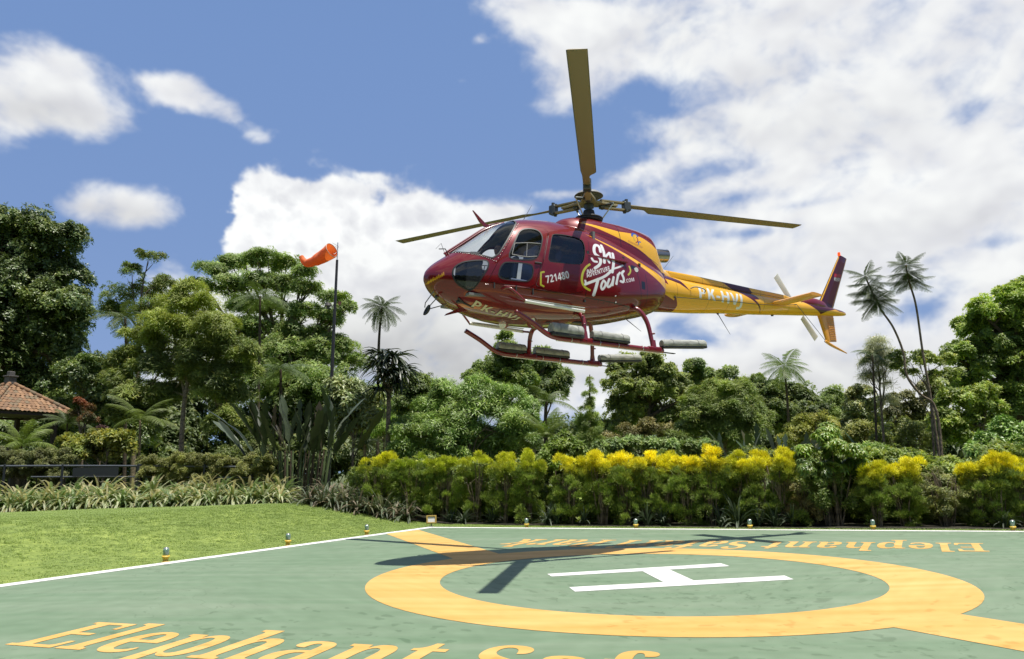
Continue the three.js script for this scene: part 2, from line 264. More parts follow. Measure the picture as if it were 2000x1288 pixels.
// ------------------------------------------------------------------ the helicopter: own axes X forward, Y up, Z to its right, origin under the mast at skid height
const heli = thing('helicopter', 'maroon and yellow single rotor helicopter hovering above the painted helipad', 'helicopter', [1.381, 3.716, -14.54]);
heli.rotation.set(0, Math.PI + 0.4966, 0.0366, 'YXZ');
const LW = 2048, LH = 1212, LS = LW / 11.5;                  // livery sheet: port side in the upper half, starboard in the lower
const PK = { red: '#6b0910', red2: '#4c0a14', yellow: '#e8ad18', white: '#dfe2e2', lime: '#b4b53c' };
const livery = canvasTexture(LW, LH, (c) => {
  for (const side of [0, 1]) {
    c.save(); c.beginPath(); c.rect(0, side * LH / 2, LW, LH / 2); c.clip(); c.translate(0, side * LH / 2);
    const T = () => c.setTransform(-LS, 0, 0, -LS, 3.5 * LS, 3.4 * LS + side * LH / 2);     // draw in metres: X forward, Y up
    T();
    const area = (pts, col, curve) => { c.fillStyle = col; c.beginPath(); pts.forEach((p, i) => i ? (curve ? c.quadraticCurveTo(...p) : c.lineTo(...p)) : c.moveTo(...p)); c.closePath(); c.fill(); };
    c.fillStyle = PK.red; c.fillRect(-9, -1, 14, 6);
    // yellow boom, maroon where the body runs into it
    area([[-1.77, 1.5], [-1.5, 2.3], [-9, 2.3], [-9, -1], [-2.13, 0.9], [-2.13, 1.03], [-2.09, 1.18], [-1.95, 1.34]], PK.yellow);
    // shoulder stripe
    c.fillStyle = PK.yellow; c.beginPath(); c.moveTo(0.5, 2.15); c.quadraticCurveTo(-0.5, 1.87, -1.21, 1.69); c.lineTo(-1.9, 1.5); c.lineTo(-1.95, 1.25); c.lineTo(-1.67, 1.32); c.quadraticCurveTo(-1.1, 1.6, -0.29, 1.87); c.quadraticCurveTo(0.1, 2.0, 0.5, 2.15); c.fill();
    // maroon darts on the boom and its fairing
    area([[-1.6, 1.80], [-1.9, 1.78], [-2.17, 1.70], [-2.34, 1.50], [-2.1, 1.62], [-1.87, 1.66], [-1.6, 1.68]], PK.red2);
    area([[-3.42, 2.2], [-3.42, 1.92], [-3.75, 1.77], [-4.36, 1.77], [-4.23, 1.9], [-4.2, 2.2]], PK.red2);
    c.fillStyle = PK.red2; c.beginPath(); c.moveTo(-3.62, 1.775); c.quadraticCurveTo(-4.35, 1.72, -4.56, 1.34); c.quadraticCurveTo(-4.34, 1.6, -3.62, 1.775); c.fill(); area([[-3.7, 1.79], [-4.3, 1.79], [-4.45, 1.62], [-4.3, 1.6], [-4.05, 1.7]], PK.red2);
    area([[-5.95, 1.79], [-6.29, 1.66], [-6.54, 1.57], [-6.72, 1.66], [-7.06, 1.75], [-6.6, 2.2], [-6.0, 2.2]], PK.red2);
    area([[-6.3, 1.9], [-7.2, 1.72], [-9, 1.75], [-9, 4], [-6.3, 4]], PK.red2);
    // cowling sweep
    c.fillStyle = PK.yellow; c.beginPath(); c.moveTo(0.42, 2.47); c.lineTo(-0.48, 2.41); c.lineTo(-0.81, 2.44); c.quadraticCurveTo(-1.2, 2.42, -1.44, 2.27); c.lineTo(-1.66, 2.2); c.lineTo(-2.2, 2.2); c.lineTo(-2.2, 1.8); c.lineTo(-1.62, 1.78); c.quadraticCurveTo(-1.25, 2.0, -0.94, 2.12); c.quadraticCurveTo(-0.48, 2.25, 0.42, 2.47); c.fill();
    c.lineCap = c.lineJoin = 'round';
    const seam = (pts, w = 0.012, col = 'rgba(14,2,6,.9)') => { c.strokeStyle = col; c.lineWidth = w; c.beginPath(); pts.forEach((p, i) => i ? c.lineTo(...p) : c.moveTo(...p)); c.stroke(); };
    seam([[-0.70, 1.31], [-0.80, 0.85]]); seam([[-0.89, 1.54], [-0.96, 0.9]]); seam([[-0.70, 1.31], [-0.62, 1.6]]); seam([[-0.48, 2.7], [-0.48, 1.9]]); seam([[2.0, 0.86], [-0.6, 0.84]]); seam([[-1.575, 1.9], [-1.575, 1]], 0.012); seam([[0.46, 1.95], [0.6, 0.85]]);
    seam([[0.33, 2.75], [0.3, 2.4]]); seam([[0.6, 2.33], [-0.6, 2.2], [-1.5, 1.9]], 0.009); for (const x of [-2.0, -2.9, -3.5, -4.6, -5.4]) seam([[x, 2.0], [x, 1.0]], 0.008, 'rgba(90,50,0,.6)'); seam([[-1.9, 1.79], [-5.9, 1.79]], 0.012, 'rgba(60,30,0,.7)'); for (let k = 0; k < 60; k++) { c.fillStyle = 'rgba(70,36,0,.45)'; c.fillRect(-1.95 - k * 0.065, 1.755, 0.012, 0.012); c.fillRect(-0.62, 0.95 + k * 0.009, 0.008, 0.004); } for (let k = 0; k < 9; k++) seam([[0.3 - k * 0.13, 0.86], [0.3 - k * 0.13, 0.79]], 0.007);
    for (let k = 0; k < 26; k++) { c.fillStyle = 'rgba(230,190,190,.5)'; c.fillRect(0.35 - k * 0.04, 2.28 - k * 0.006, 0.008, 0.008); }
    c.fillStyle = '#0b0a0c'; c.fillRect(-0.86, 1.22, 0.11, 0.15); c.fillRect(-0.66, 1.57, 0.16, 0.08);
    // flag on the fin
    c.fillStyle = '#c8202c'; area([[-7.18, 2.665], [-7.46, 2.68], [-7.43, 2.60], [-7.165, 2.575]], '#c8202c'); area([[-7.165, 2.57], [-7.43, 2.59], [-7.40, 2.49], [-7.15, 2.48]], '#d8dada');
    const word = (t, X, Y, size, fnt, col, skx = 0, tilt = 0, sx = 1) => { c.save(); c.translate(X, Y); if (side === 0) { c.rotate(-tilt); c.scale(-1, -1); } else { c.rotate(-tilt); c.scale(1, -1); } c.transform(sx, 0, -skx, 1, 0, 0); c.scale(size / 100, size / 100); c.font = fnt.replace('%', '100px'); c.fillStyle = col; c.textAlign = side === 0 ? 'left' : 'right'; c.fillText(t, 0, 0); c.restore(); };
    word('PK-HVJ', -2.58, 1.39, 0.36, 'bold % sans-serif', PK.white, 0, 0.01, 1.18);
    word('721480', 1.42, 0.99, 0.185, 'bold % sans-serif', PK.white, 0.12, side ? -0.33 : 0.33, 0.82);
    c.strokeStyle = PK.lime; c.lineWidth = 0.035; c.beginPath(); c.moveTo(1.47, 1.19); c.lineTo(1.53, 1.17); c.lineTo(1.53, 0.95); c.lineTo(1.47, 0.93); c.stroke();
    // Sky / Bali Adventure / Tours .com : brush strokes in the units of one close look at the flank
    if (side === 0) c.transform(-1.34 / 900, 0.21 / 900, -0.06 / 700, -0.87 / 700, 0.75 + 1.34 * 400 / 900 + 0.06 * 1000 / 700, 0.98 - 0.21 * 400 / 900 + 0.87 * 1000 / 700);
    else { c.translate(0.14, 0); c.scale(-1, 1); c.transform(-1.34 / 900, 0.21 / 900, -0.06 / 700, -0.87 / 700, 0.75 + 1.34 * 400 / 900 + 0.06 * 1000 / 700 - 0.14 * 0, 0.98 - 0.21 * 400 / 900 + 0.87 * 1000 / 700); }
    const br = (pts, w, col = PK.white) => { c.strokeStyle = col; c.lineWidth = w; c.beginPath(); c.moveTo(...pts[0]); for (let i = 1; i < pts.length - 1; i++) c.quadraticCurveTo(...pts[i], (pts[i][0] + pts[i + 1][0]) / 2, (pts[i][1] + pts[i + 1][1]) / 2); c.lineTo(...pts[pts.length - 1]); c.stroke(); };
    br([[560, 1020], [480, 980], [440, 880], [470, 750], [530, 670], [585, 635]], 34, PK.lime); br([[1228, 650], [1242, 700], [1225, 750], [1185, 785]], 28, PK.lime);
    br([[790, 425], [808, 335], [735, 305], [690, 390], [690, 470], [752, 515], [768, 575], [735, 645], [660, 690]], 46); br([[632, 540], [645, 585], [700, 592]], 34);     // S
    br([[838, 318], [850, 420], [815, 600]], 44); br([[930, 440], [880, 480], [845, 510]], 36); br([[850, 510], [880, 560], [895, 600]], 36);                                  // k
    br([[940, 440], [925, 520], [960, 570]], 34); br([[985, 450], [975, 560], [945, 660], [918, 750]], 44); br([[940, 700], [1040, 670], [1110, 640]], 30);                       // y
    c.save(); c.translate(532, 762); c.rotate(-0.2); c.transform(1, 0, -0.1, 1, 0, 0); c.font = 'bold 64px sans-serif'; c.fillStyle = PK.white; c.fillText('BALI', 0, 0); c.restore();
    c.save(); c.translate(528, 836); c.rotate(-0.3); c.transform(0.7, 0, -0.1, 1, 0, 0); c.font = 'bold 96px sans-serif'; c.fillStyle = PK.white; c.fillText('ADVENTURE', 0, 0); c.restore();
    br([[500, 930], [640, 880], [800, 820], [905, 730]], 42); br([[500, 880], [505, 930]], 34); br([[690, 860], [660, 960], [615, 1090]], 46);                                                    // T
    br([[770, 880], [725, 940], [735, 1020], [770, 1000], [810, 920], [775, 880]], 34); br([[860, 860], [815, 950], [840, 990], [900, 930], [930, 830]], 36); br([[930, 830], [905, 950]], 34); br([[965, 930], [1000, 800], [1040, 760]], 36); br([[1000, 790], [970, 935]], 30); br([[1110, 730], [1060, 760], [1100, 840], [1090, 910], [1040, 890]], 38);
    c.save(); c.translate(1118, 915); c.rotate(-0.2); c.transform(0.85, 0, -0.1, 1, 0, 0); c.font = 'bold 78px sans-serif'; c.fillStyle = PK.white; c.fillText('.COM', 0, 0); c.restore();
    // round emblem and name on the cowling
    T(); c.lineWidth = 0.045; c.strokeStyle = '#2b4fa8'; c.beginPath(); c.arc(-0.90, 2.37, 0.085, 0.2, 2.6); c.stroke(); c.strokeStyle = '#c9a12a'; c.lineWidth = 0.04; c.beginPath(); c.arc(-0.93, 2.34, 0.085, -0.6, 1.6); c.stroke(); c.strokeStyle = '#7c2530'; c.lineWidth = 0.022; c.beginPath(); c.arc(-0.88, 2.33, 0.075, 2.4, 4.6); c.stroke(); c.strokeStyle = '#2b4fa8'; c.lineWidth = 0.022; c.beginPath(); c.arc(-1.0, 2.24, 0.05, -0.5, 2); c.stroke();
    c.strokeStyle = '#c9951c'; c.lineWidth = 0.012; c.beginPath(); for (let k = 0; k < 9; k++) { const x = 3.30 - k * 0.021, y = 0.90 + k * 0.013; c.moveTo(x, y); c.lineTo(x - 0.012, y + 0.05 + (k % 3) * 0.012); c.lineTo(x - 0.018, y + 0.012); } c.stroke();
    word('Dimonim Air', -0.66, 2.215, 0.075, 'bold % serif', '#a86a2c', 0.1, side ? 0.16 : -0.16, 0.8);
    c.restore();
  }
});
const HM = {
  paint: new THREE.MeshPhysicalMaterial({ map: livery, roughness: 0.36, metalness: 0.1, specularIntensity: 0.4, clearcoat: 1, clearcoatRoughness: 0.04 }),
  red: phys(0.17, 0.004, 0.008, 0.35, { clearcoat: 1, clearcoatRoughness: 0.08 }), yellow: phys(0.72, 0.31, 0.012, 0.4, { clearcoat: 0.8, clearcoatRoughness: 0.1 }),
  glass: new THREE.MeshPhysicalMaterial({ color: lin(0.84, 0.87, 0.88), roughness: 0.02, transmission: 1, thickness: 0, ior: 1.5 }),
  tint: new THREE.MeshPhysicalMaterial({ color: lin(0.42, 0.44, 0.46), roughness: 0.02, transmission: 1, thickness: 0, ior: 1.6 }),
  rubber: std(0.015, 0.015, 0.016, 0.55), dark: std(0.03, 0.032, 0.035, 0.6), lining: std(0.17, 0.17, 0.175, 0.85), grey: std(0.18, 0.18, 0.18, 0.6), alu: std(0.55, 0.55, 0.53, 0.35, { metalness: 0.9 }),
  steel: std(0.42, 0.36, 0.30, 0.28, { metalness: 1 }), white: std(0.72, 0.72, 0.68, 0.5), cream: std(0.5, 0.48, 0.36, 0.5), blade: phys(0.19, 0.155, 0.085, 0.5), bladeTop: std(0.3, 0.3, 0.3, 0.5), star: std(0.30, 0.25, 0.13, 0.55), hub: std(0.09, 0.10, 0.10, 0.5, { metalness: 0.5 }),
  seat: std(0.10, 0.13, 0.22, 0.85), cover: null,
};
const coverTex = noiseTexture(128, (u, v) => { const n = tileNoise(u, v, 6, 4, 4); return [150 + n * 60, 152 + n * 60, 146 + n * 58]; });
HM.cover = new THREE.MeshStandardMaterial({ map: coverTex, bumpMap: coverTex, bumpScale: 0.02, roughness: 0.8 });

// --- hull: cross-sections along X: [X, top, bottom, widest height, half width, upper power, lower power]
const HULL = [[3.345,1.055,1.045,1.05,.005,2,2],[3.335,1.10,1.0,1.05,.055,2,2],[3.31,1.155,.94,1.05,.105,2,2],[3.2,1.285,.81,1.04,.27,2,2],[3.0,1.445,.68,1.03,.455,2.05,2.1],[2.8,1.60,.60,1.03,.60,2.15,2.3],[2.5,1.85,.54,1.04,.74,2.25,2.5],[2.2,2.08,.49,1.05,.83,2.4,2.7],[1.9,2.255,.455,1.06,.89,2.5,2.9],[1.5,2.37,.44,1.08,.925,2.5,3],[1.0,2.42,.455,1.1,.94,2.5,3],[.5,2.42,.50,1.12,.94,2.5,3],[0,2.36,.575,1.16,.93,2.4,3],[-.5,2.24,.67,1.22,.87,2.3,2.8],[-1,2.1,.80,1.28,.75,2.2,2.5],[-1.57,1.92,.99,1.42,.53,2.05,2.1],[-1.6,1.9,1.02,1.43,.5,2,2],[-1.62,1.86,1.06,1.44,.44,2,2]].reverse();
function hermite(tab, x, k) {
  let i = 0; while (i < tab.length - 2 && x > tab[i + 1][0]) i++;
  const a = tab[i], b = tab[i + 1], h = b[0] - a[0], t = clamp((x - a[0]) / h), p = tab[i - 1] || a, q = tab[i + 2] || b;
  const s = (b[k] - a[k]) / h, s0 = i ? (a[k] - p[k]) / (a[0] - p[0]) : s, s1 = i + 2 < tab.length ? (q[k] - b[k]) / (q[0] - b[0]) : s;
  const m = (u, v) => u * v <= 0 ? 0 : 2 * u * v / (u + v), m0 = i ? m(s0, s) : s, m1 = i + 2 < tab.length ? m(s, s1) : s;
  const t2 = t * t, t3 = t2 * t; return (2 * t3 - 3 * t2 + 1) * a[k] + (t3 - 2 * t2 + t) * h * m0 + (-2 * t3 + 3 * t2) * b[k] + (t3 - t2) * h * m1;
}
function hullPoint(tab, X, t, inset = 0) {                   // t from -PI/2 (keel) to PI/2 (roof), on the right side
  const top = hermite(tab, X, 1) - inset, bot = hermite(tab, X, 2) + inset, yc = hermite(tab, X, 3), w = Math.max(0.001, hermite(tab, X, 4) - inset), n = t > 0 ? hermite(tab, X, 5) : hermite(tab, X, 6);
  const c = Math.max(0, Math.cos(t)), s = Math.sin(t);
  return [X, yc + (t > 0 ? top - yc : yc - bot) * Math.sign(s) * Math.pow(Math.abs(s), 2 / n), w * Math.pow(c, 2 / n)];
}
// a hull side as loose triangles: vertices [x, y, z, nx, ny, nz]; sign -1 is the left (port) side
function hullSide(tab, x0, x1, nx, nt, sign, inset = 0) {
  const P = (i, j) => { const X = lerp(x0, x1, i / nx), q = (j / nt) * 2 - 1, t = Math.sign(q) * (1 - Math.pow(1 - Math.abs(q), 1.35)) * Math.PI / 2; return hullPoint(tab, X, clamp(t, -Math.PI / 2, Math.PI / 2), inset); };
  const grid = []; for (let i = 0; i <= nx; i++) { grid.push([]); for (let j = 0; j <= nt; j++) grid[i].push(P(i, j)); }
  const N = (i, j) => {
    const a = grid[Math.min(nx, i + 1)][j], b = grid[Math.max(0, i - 1)][j], c = grid[i][Math.min(nt, j + 1)], d = grid[i][Math.max(0, j - 1)];
    const u = V(a[0] - b[0], a[1] - b[1], a[2] - b[2]), v = V(c[0] - d[0], c[1] - d[1], c[2] - d[2]); if (j === 0 || j === nt) { v.set(0, 0, j ? -1 : 1); u.z = 0; }
    const n = u.cross(v).normalize(); const out = V(0, grid[i][j][1] - hermite(tab, grid[i][j][0], 3), grid[i][j][2]); if (n.dot(out) < 0) n.negate(); return n;
  };
  const vert = grid.map((r, i) => r.map((p, j) => { const n = N(i, j); return [p[0], p[1], p[2] * sign, n.x, n.y, n.z * sign]; }));
  const out = [];
  for (let i = 0; i < nx; i++) for (let j = 0; j < nt; j++) {
    const a = vert[i][j], b = vert[i + 1][j], c = vert[i + 1][j + 1], d = vert[i][j + 1];
    for (const t of [[a, b, c], [a, c, d]]) {
      const u = V(t[1][0] - t[0][0], t[1][1] - t[0][1], t[1][2] - t[0][2]).cross(V(t[2][0] - t[0][0], t[2][1] - t[0][1], t[2][2] - t[0][2]));
      if (u.lengthSq() < 1e-16) continue;
      out.push(u.x * t[0][3] + u.y * t[0][4] + u.z * t[0][5] < 0 ? [t[0], t[2], t[1]] : t);
    }
  }
  return out;
}
function cutBy(tris, f) {                                    // [where f > 0, where f <= 0]
  const A = [], B = [], mid = (p, q, a, b) => { const t = a / (a - b); return p.map((v, i) => v + (q[i] - v) * t); };
  for (const t of tris) {
    const s = t.map(f), k = (s[0] > 0) + (s[1] > 0) + (s[2] > 0);
    if (k === 3) { A.push(t); continue; } if (k === 0) { B.push(t); continue; }
    const lone = k === 1 ? s.findIndex((v) => v > 0) : s.findIndex((v) => v <= 0), p = t[lone], q = t[(lone + 1) % 3], r = t[(lone + 2) % 3], sp = s[lone], sq = s[(lone + 1) % 3], sr = s[(lone + 2) % 3];
    const pq = mid(p, q, sp, sq), pr = mid(p, r, sp, sr), one = [[p, pq, pr]], two = [[pq, q, r], [pq, r, pr]];
    (k === 1 ? A : B).push(...one); (k === 1 ? B : A).push(...two);
  }
  return [A, B];
}
function soup(tris, off = 0) {
  const pos = [], nor = [], uv = [];
  for (const t of tris) for (const v of t) {
    const x = v[0] + v[3] * off, y = v[1] + v[4] * off, z = v[2] + v[5] * off; pos.push(x, y, z); nor.push(v[3], v[4], v[5]);
    uv.push((3.5 - x) / 11.5, (t[0][2] + t[1][2] + t[2][2] < 0 ? 0.5 : 0) + clamp(y / 3.4) * 0.5);
  }
  const g = new THREE.BufferGeometry(); g.setAttribute('position', new THREE.Float32BufferAttribute(pos, 3)); g.setAttribute('normal', new THREE.Float32BufferAttribute(nor, 3)); g.setAttribute('uv', new THREE.Float32BufferAttribute(uv, 2)); return g;
}
const round = (pts, n = 2) => { let p = pts; for (let k = 0; k < n; k++) { const q = []; p.forEach((a, i) => { const b = p[(i + 1) % p.length]; q.push([a[0] * 0.75 + b[0] * 0.25, a[1] * 0.75 + b[1] * 0.25], [a[0] * 0.25 + b[0] * 0.75, a[1] * 0.25 + b[1] * 0.75]); }); p = q; } return p; };
const sdf = (poly) => { const n = poly.length, bx = [Math.min(...poly.map((p) => p[0])) - 0.15, Math.max(...poly.map((p) => p[0])) + 0.15]; return (x, y) => { if (x < bx[0] || x > bx[1]) return -0.1; let d = 1e9, s = 1; for (let i = 0, j = n - 1; i < n; j = i++) { const a = poly[i], b = poly[j], ex = b[0] - a[0], ey = b[1] - a[1], wx = x - a[0], wy = y - a[1], t = clamp((wx * ex + wy * ey) / (ex * ex + ey * ey || 1)), qx = wx - ex * t, qy = wy - ey * t; d = Math.min(d, qx * qx + qy * qy); const c1 = y >= a[1], c2 = y < b[1], c3 = ex * wy > ey * wx; if ((c1 && c2 && c3) || (!c1 && !c2 && !c3)) s = -s; } return -s * Math.sqrt(d); }; };   // positive inside
const OPEN = {
  chin: round([[3.0,1.06],[2.98,1.15],[2.89,1.235],[2.76,1.28],[2.5,1.30],[2.455,1.26],[2.465,1.17],[2.53,1.05],[2.66,.80],[2.70,.765],[2.76,.775],[2.91,.86],[2.98,.96]]),
  door_up: round([[2.115,1.44],[1.90,1.87],[1.82,1.96],[1.72,2.01],[1.55,2.025],[1.46,1.98],[1.435,1.88],[1.46,1.78],[1.56,1.50],[1.61,1.43],[1.70,1.375],[2.04,1.345],[2.11,1.38]]),
  door_low: round([[2.30,1.05],[2.27,1.18],[2.21,1.27],[2.14,1.29],[1.78,1.305],[1.69,1.28],[1.67,1.21],[1.68,1.10],[1.74,1.0],[1.83,.97],[2.16,.97],[2.27,.99]]),
  rear: round([[1.39,1.45],[1.25,1.93],[1.18,1.99],[.84,2.015],[.61,1.985],[.56,1.90],[.575,1.70],[.645,1.48],[.72,1.43],[1.31,1.39],[1.37,1.40]]),
  screen: round([[2.345,1.33],[2.10,1.73],[1.90,2.04],[1.80,2.17],[1.72,2.6],[3.4,2.6],[3.4,1.62],[2.95,1.55],[2.82,1.475],[2.69,1.435],[2.53,1.385]], 1),
};
const DOORS = {
  front: round([[1.26,2.09],[1.39,1.75],[1.48,1.43],[1.59,1.10],[1.655,.875],[2.0,.885],[2.46,.895],[2.45,.98],[2.26,1.38],[2.09,1.67],[1.94,1.94],[1.82,2.06],[1.64,2.10]], 1),
  back: round([[1.245,2.09],[1.375,1.75],[1.465,1.43],[1.575,1.10],[1.64,.875],[.69,.86],[.60,1.2],[.53,1.57],[.45,1.93],[.47,2.12]], 1),
};
const SD = {}; for (const k in OPEN) SD[k] = sdf(OPEN[k]); const DD = {}; for (const k in DOORS) DD[k] = sdf(DOORS[k]);
{
  const bodyTris = [], linTris = [];
  const doorsOf = { front: ['door_up', 'door_low'], back: ['rear'] };
  for (const sign of [-1, 1]) {
    let tris = hullSide(HULL, 3.345, -1.62, 170, 84, sign);
    const panes = {};
    for (const k in OPEN) {
      const f = k === 'screen' ? (v) => Math.min(SD.screen(v[0], v[1]), Math.abs(v[2]) - 0.03) : (v) => SD[k](v[0], v[1]);
      const [inn, out] = cutBy(tris, f); panes[k] = inn; tris = out;
    }
    const bandOf = (src, f, w) => cutBy(cutBy(src, (v) => f(v) + w)[0], (v) => w - f(v))[0];
    const whole = hullSide(HULL, 3.345, -1.62, 170, 84, sign);
    const pane = (k, parent) => {
      const near = whole.filter((t) => t[0][0] > 0.3);
      const g = mesh('window_pane', soup(panes[k], -0.008), k === 'screen' ? HM.glass : (k === 'chin' ? HM.tint : k === 'rear' ? HM.tint : HM.glass), parent);
      if (k === 'screen') g.name = 'windscreen_pane';
      const f = k === 'screen' ? (v) => Math.min(SD.screen(v[0], v[1]), Math.abs(v[2]) - 0.03) : (v) => SD[k](v[0], v[1]);
      mesh('window_seal', soup(bandOf(near, f, 0.011), 0.006), HM.rubber, g);
    };
    pane('chin', heli); pane('screen', heli);
    for (const d in DOORS) {
      const [inn, out] = cutBy(tris, (v) => DD[d](v[0], v[1])); tris = out;
      const skin = cutBy(inn, (v) => DD[d](v[0], v[1]) - 0.007)[0];
      const dm = mesh(d === 'front' ? 'front_door' : 'rear_door', soup(skin, d === 'back' ? 0.008 : 0.002), HM.paint, heli);
      for (const k of doorsOf[d]) pane(k, dm);
      const hx = d === 'front' ? 1.58 : 0.70, hy = d === 'front' ? 1.34 : 1.385;
      mesh('handle', move(new RoundedBoxGeometry(0.14, 0.03, 0.03, 2, 0.012), hx, hy, sign * 0.925, 0, 0, -0.05), HM.dark, dm);
    }
    bodyTris.push(...tris);
    // cabin lining, a little inside the skin
    let lining = hullSide(HULL, 3.2, 0.2, 70, 40, sign, 0.035).map((t) => t.map((v) => [v[0], v[1], v[2], -v[3], -v[4], -v[5]])).map((t) => [t[0], t[2], t[1]]);
    for (const k in OPEN) lining = cutBy(lining, k === 'screen' ? (v) => Math.min(SD.screen(v[0], v[1]) + 0.02, Math.abs(v[2]) - 0.02) : (v) => SD[k](v[0], v[1]) + 0.02)[1];
    linTris.push(...lining);
  }
  mesh('fuselage', soup(bodyTris), HM.paint, heli);
  mesh('cabin_lining', soup(linTris), HM.lining, heli);
  // rivets along the lower edge and pillar of the windscreen
  const rv = []; const E = [[2.95,1.53],[2.82,1.46],[2.69,1.42],[2.53,1.37],[2.35,1.30],[2.12,1.68],[1.9,2.02],[1.79,2.17]];
  const wOf = (X, Y) => { const yc = hermite(HULL, X, 3), top = hermite(HULL, X, 1), n = hermite(HULL, X, 5), w = hermite(HULL, X, 4), s = clamp((Y - yc) / (top - yc)); return w * Math.pow(Math.max(0, 1 - Math.pow(s, n)), 1 / n); };
  for (let i = 0; i < E.length - 1; i++) for (let k = 0; k < 6; k++) for (const sg of [-1, 1]) { const X = lerp(E[i][0], E[i + 1][0], k / 6), Y = lerp(E[i][1], E[i + 1][1], k / 6); rv.push(move(new THREE.SphereGeometry(0.008, 5, 4), X - 0.012, Y - 0.012, sg * (wOf(X - 0.012, Y - 0.012) + 0.004))); }
  mesh('rivets', merged(rv), HM.alu, heli).userData.kind = 'stuff';
  // cowling over engine and gearbox
  const COWL = [[.74,2.44,1.6,1.75,.12,2.2,2],[.68,2.52,1.6,1.75,.30,2.3,2],[.55,2.60,1.6,1.75,.43,2.5,2],[.32,2.655,1.6,1.75,.53,2.7,2],[0,2.67,1.6,1.75,.57,2.8,2],[-.5,2.67,1.6,1.75,.56,2.8,2],[-1.0,2.65,1.6,1.75,.51,2.8,2],[-1.4,2.60,1.6,1.75,.43,2.7,2],[-1.5,2.55,1.6,1.75,.40,2.6,2],[-1.6,2.34,1.6,1.72,.36,2.4,2],[-1.72,2.10,1.6,1.7,.31,2.2,2],[-1.85,1.99,1.6,1.7,.22,2,2],[-2.05,1.95,1.6,1.7,.14,2,2]].reverse();
  mesh('engine_cowling', soup([...hullSide(COWL, 0.74, -2.05, 90, 40, -1), ...hullSide(COWL, 0.74, -2.05, 90, 40, 1)]), HM.paint, heli);
  // tail boom
  const BOOM = [[-1.6,1.865,1.03,1.45,.43,2,2],[-1.8,1.85,1.06,1.45,.40,2,2],[-2.6,1.80,1.13,1.465,.34,2,2],[-3.5,1.79,1.235,1.51,.28,2,2],[-4.5,1.785,1.33,1.56,.225,2,2],[-5.5,1.80,1.44,1.62,.18,2,2],[-6.4,1.82,1.535,1.67,.145,2,2],[-7.0,1.80,1.60,1.70,.10,2,2],[-7.4,1.765,1.65,1.705,.05,2,2],[-7.5,1.74,1.675,1.705,.02,2,2]].reverse();
  mesh('tail_boom', soup([...hullSide(BOOM, -1.6, -7.5, 90, 30, -1), ...hullSide(BOOM, -1.6, -7.5, 90, 30, 1)]), HM.paint, heli);
  const SHAFT = [[-1.86,1.95,1.72,1.8,.12,5,2],[-2.6,1.945,1.72,1.8,.13,5,2],[-3.5,1.925,1.7,1.78,.12,5,2],[-4.5,1.90,1.7,1.78,.11,5,2],[-5.4,1.885,1.7,1.8,.095,5,2],[-5.5,1.87,1.7,1.8,.09,4,2],[-5.95,1.83,1.7,1.78,.06,3,2]].reverse();
  mesh('drive_shaft_fairing', soup([...hullSide(SHAFT, -1.86, -5.95, 40, 16, -1), ...hullSide(SHAFT, -1.86, -5.95, 40, 16, 1)]), HM.paint, heli);
  const TGB = [[-6.0,1.86,1.7,1.78,.05,2.2,2],[-6.15,1.93,1.7,1.79,.12,2.3,2],[-6.4,1.95,1.7,1.8,.14,2.3,2],[-6.65,1.92,1.7,1.8,.12,2.3,2],[-6.85,1.82,1.7,1.78,.05,2.2,2]].reverse();
  mesh('tail_gearbox_fairing', soup([...hullSide(TGB, -6.0, -6.85, 24, 14, -1), ...hullSide(TGB, -6.0, -6.85, 24, 14, 1)]), HM.red, heli);
  bits('exhaust_pipe', [move(new THREE.CylinderGeometry(0.135, 0.15, 0.5, 24, 1, true), -1.78, 2.25, 0, 0, 0, 1.45), move(new THREE.CylinderGeometry(0.12, 0.13, 0.46, 24, 1, true), -1.78, 2.25, 0, 0, 0, 1.45), move(new THREE.TorusGeometry(0.128, 0.009, 6, 24), -2.03, 2.285, 0, 0, Math.PI / 2, 0)], HM.steel, heli);
  // fin, its ribs, lower fin, tail skid, stabiliser
  const withLiveryUV = (g) => { const p = g.attributes.position, uv = []; for (let i = 0; i < p.count; i++) uv.push((3.5 - p.getX(i)) / 11.5, (p.getZ(i) < 0 ? 0.5 : 0) + clamp(p.getY(i) / 3.4) * 0.5); g.setAttribute('uv', new THREE.Float32BufferAttribute(uv, 2)); return g; };
  const foil = (A, B, th, n = 9) => {                         // A, B: [[lead x, y, z], [trail x, y, z]] at the two ends
    const pos = [], idx = [], prof = []; for (let i = 0; i <= n; i++) { const t = i / n; prof.push([t, 2.6 * (0.2969 * Math.sqrt(t) - 0.126 * t - 0.3516 * t * t + 0.2843 * t * t * t - 0.1036 * t ** 4) * 1.9]); }
    const sec = [...prof, ...prof.slice(1, -1).reverse().map(([t, h]) => [t, -h])], m = sec.length;
    for (const E of [A, B]) { const l = V(...E[0]), r = V(...E[1]), span = V(...B[0]).sub(V(...A[0])).normalize(), nn = r.clone().sub(l).normalize().cross(span).normalize(); for (const [t, h] of sec) { const q = l.clone().lerp(r, t).addScaledVector(nn, h * th); pos.push(q.x, q.y, q.z); } }
    for (let k = 0; k < m; k++) { const a = k, b = (k + 1) % m; idx.push(a, b, a + m, b, b + m, a + m); }
    for (let k = 1; k < m - 1; k++) idx.push(0, k + 1, k, m, m + k, m + k + 1);
    const g = new THREE.BufferGeometry(); g.setAttribute('position', new THREE.Float32BufferAttribute(pos, 3)); g.setIndex(idx); const q = g.toNonIndexed(); q.computeVertexNormals(); return withLiveryUV(q);
  };
  const fin = mesh('tail_fin', foil([[-6.6, 1.9, 0], [-7.06, 1.74, 0]], [[-7.41, 3.17, 0], [-7.69, 3.12, 0]], 0.055), HM.paint, heli);
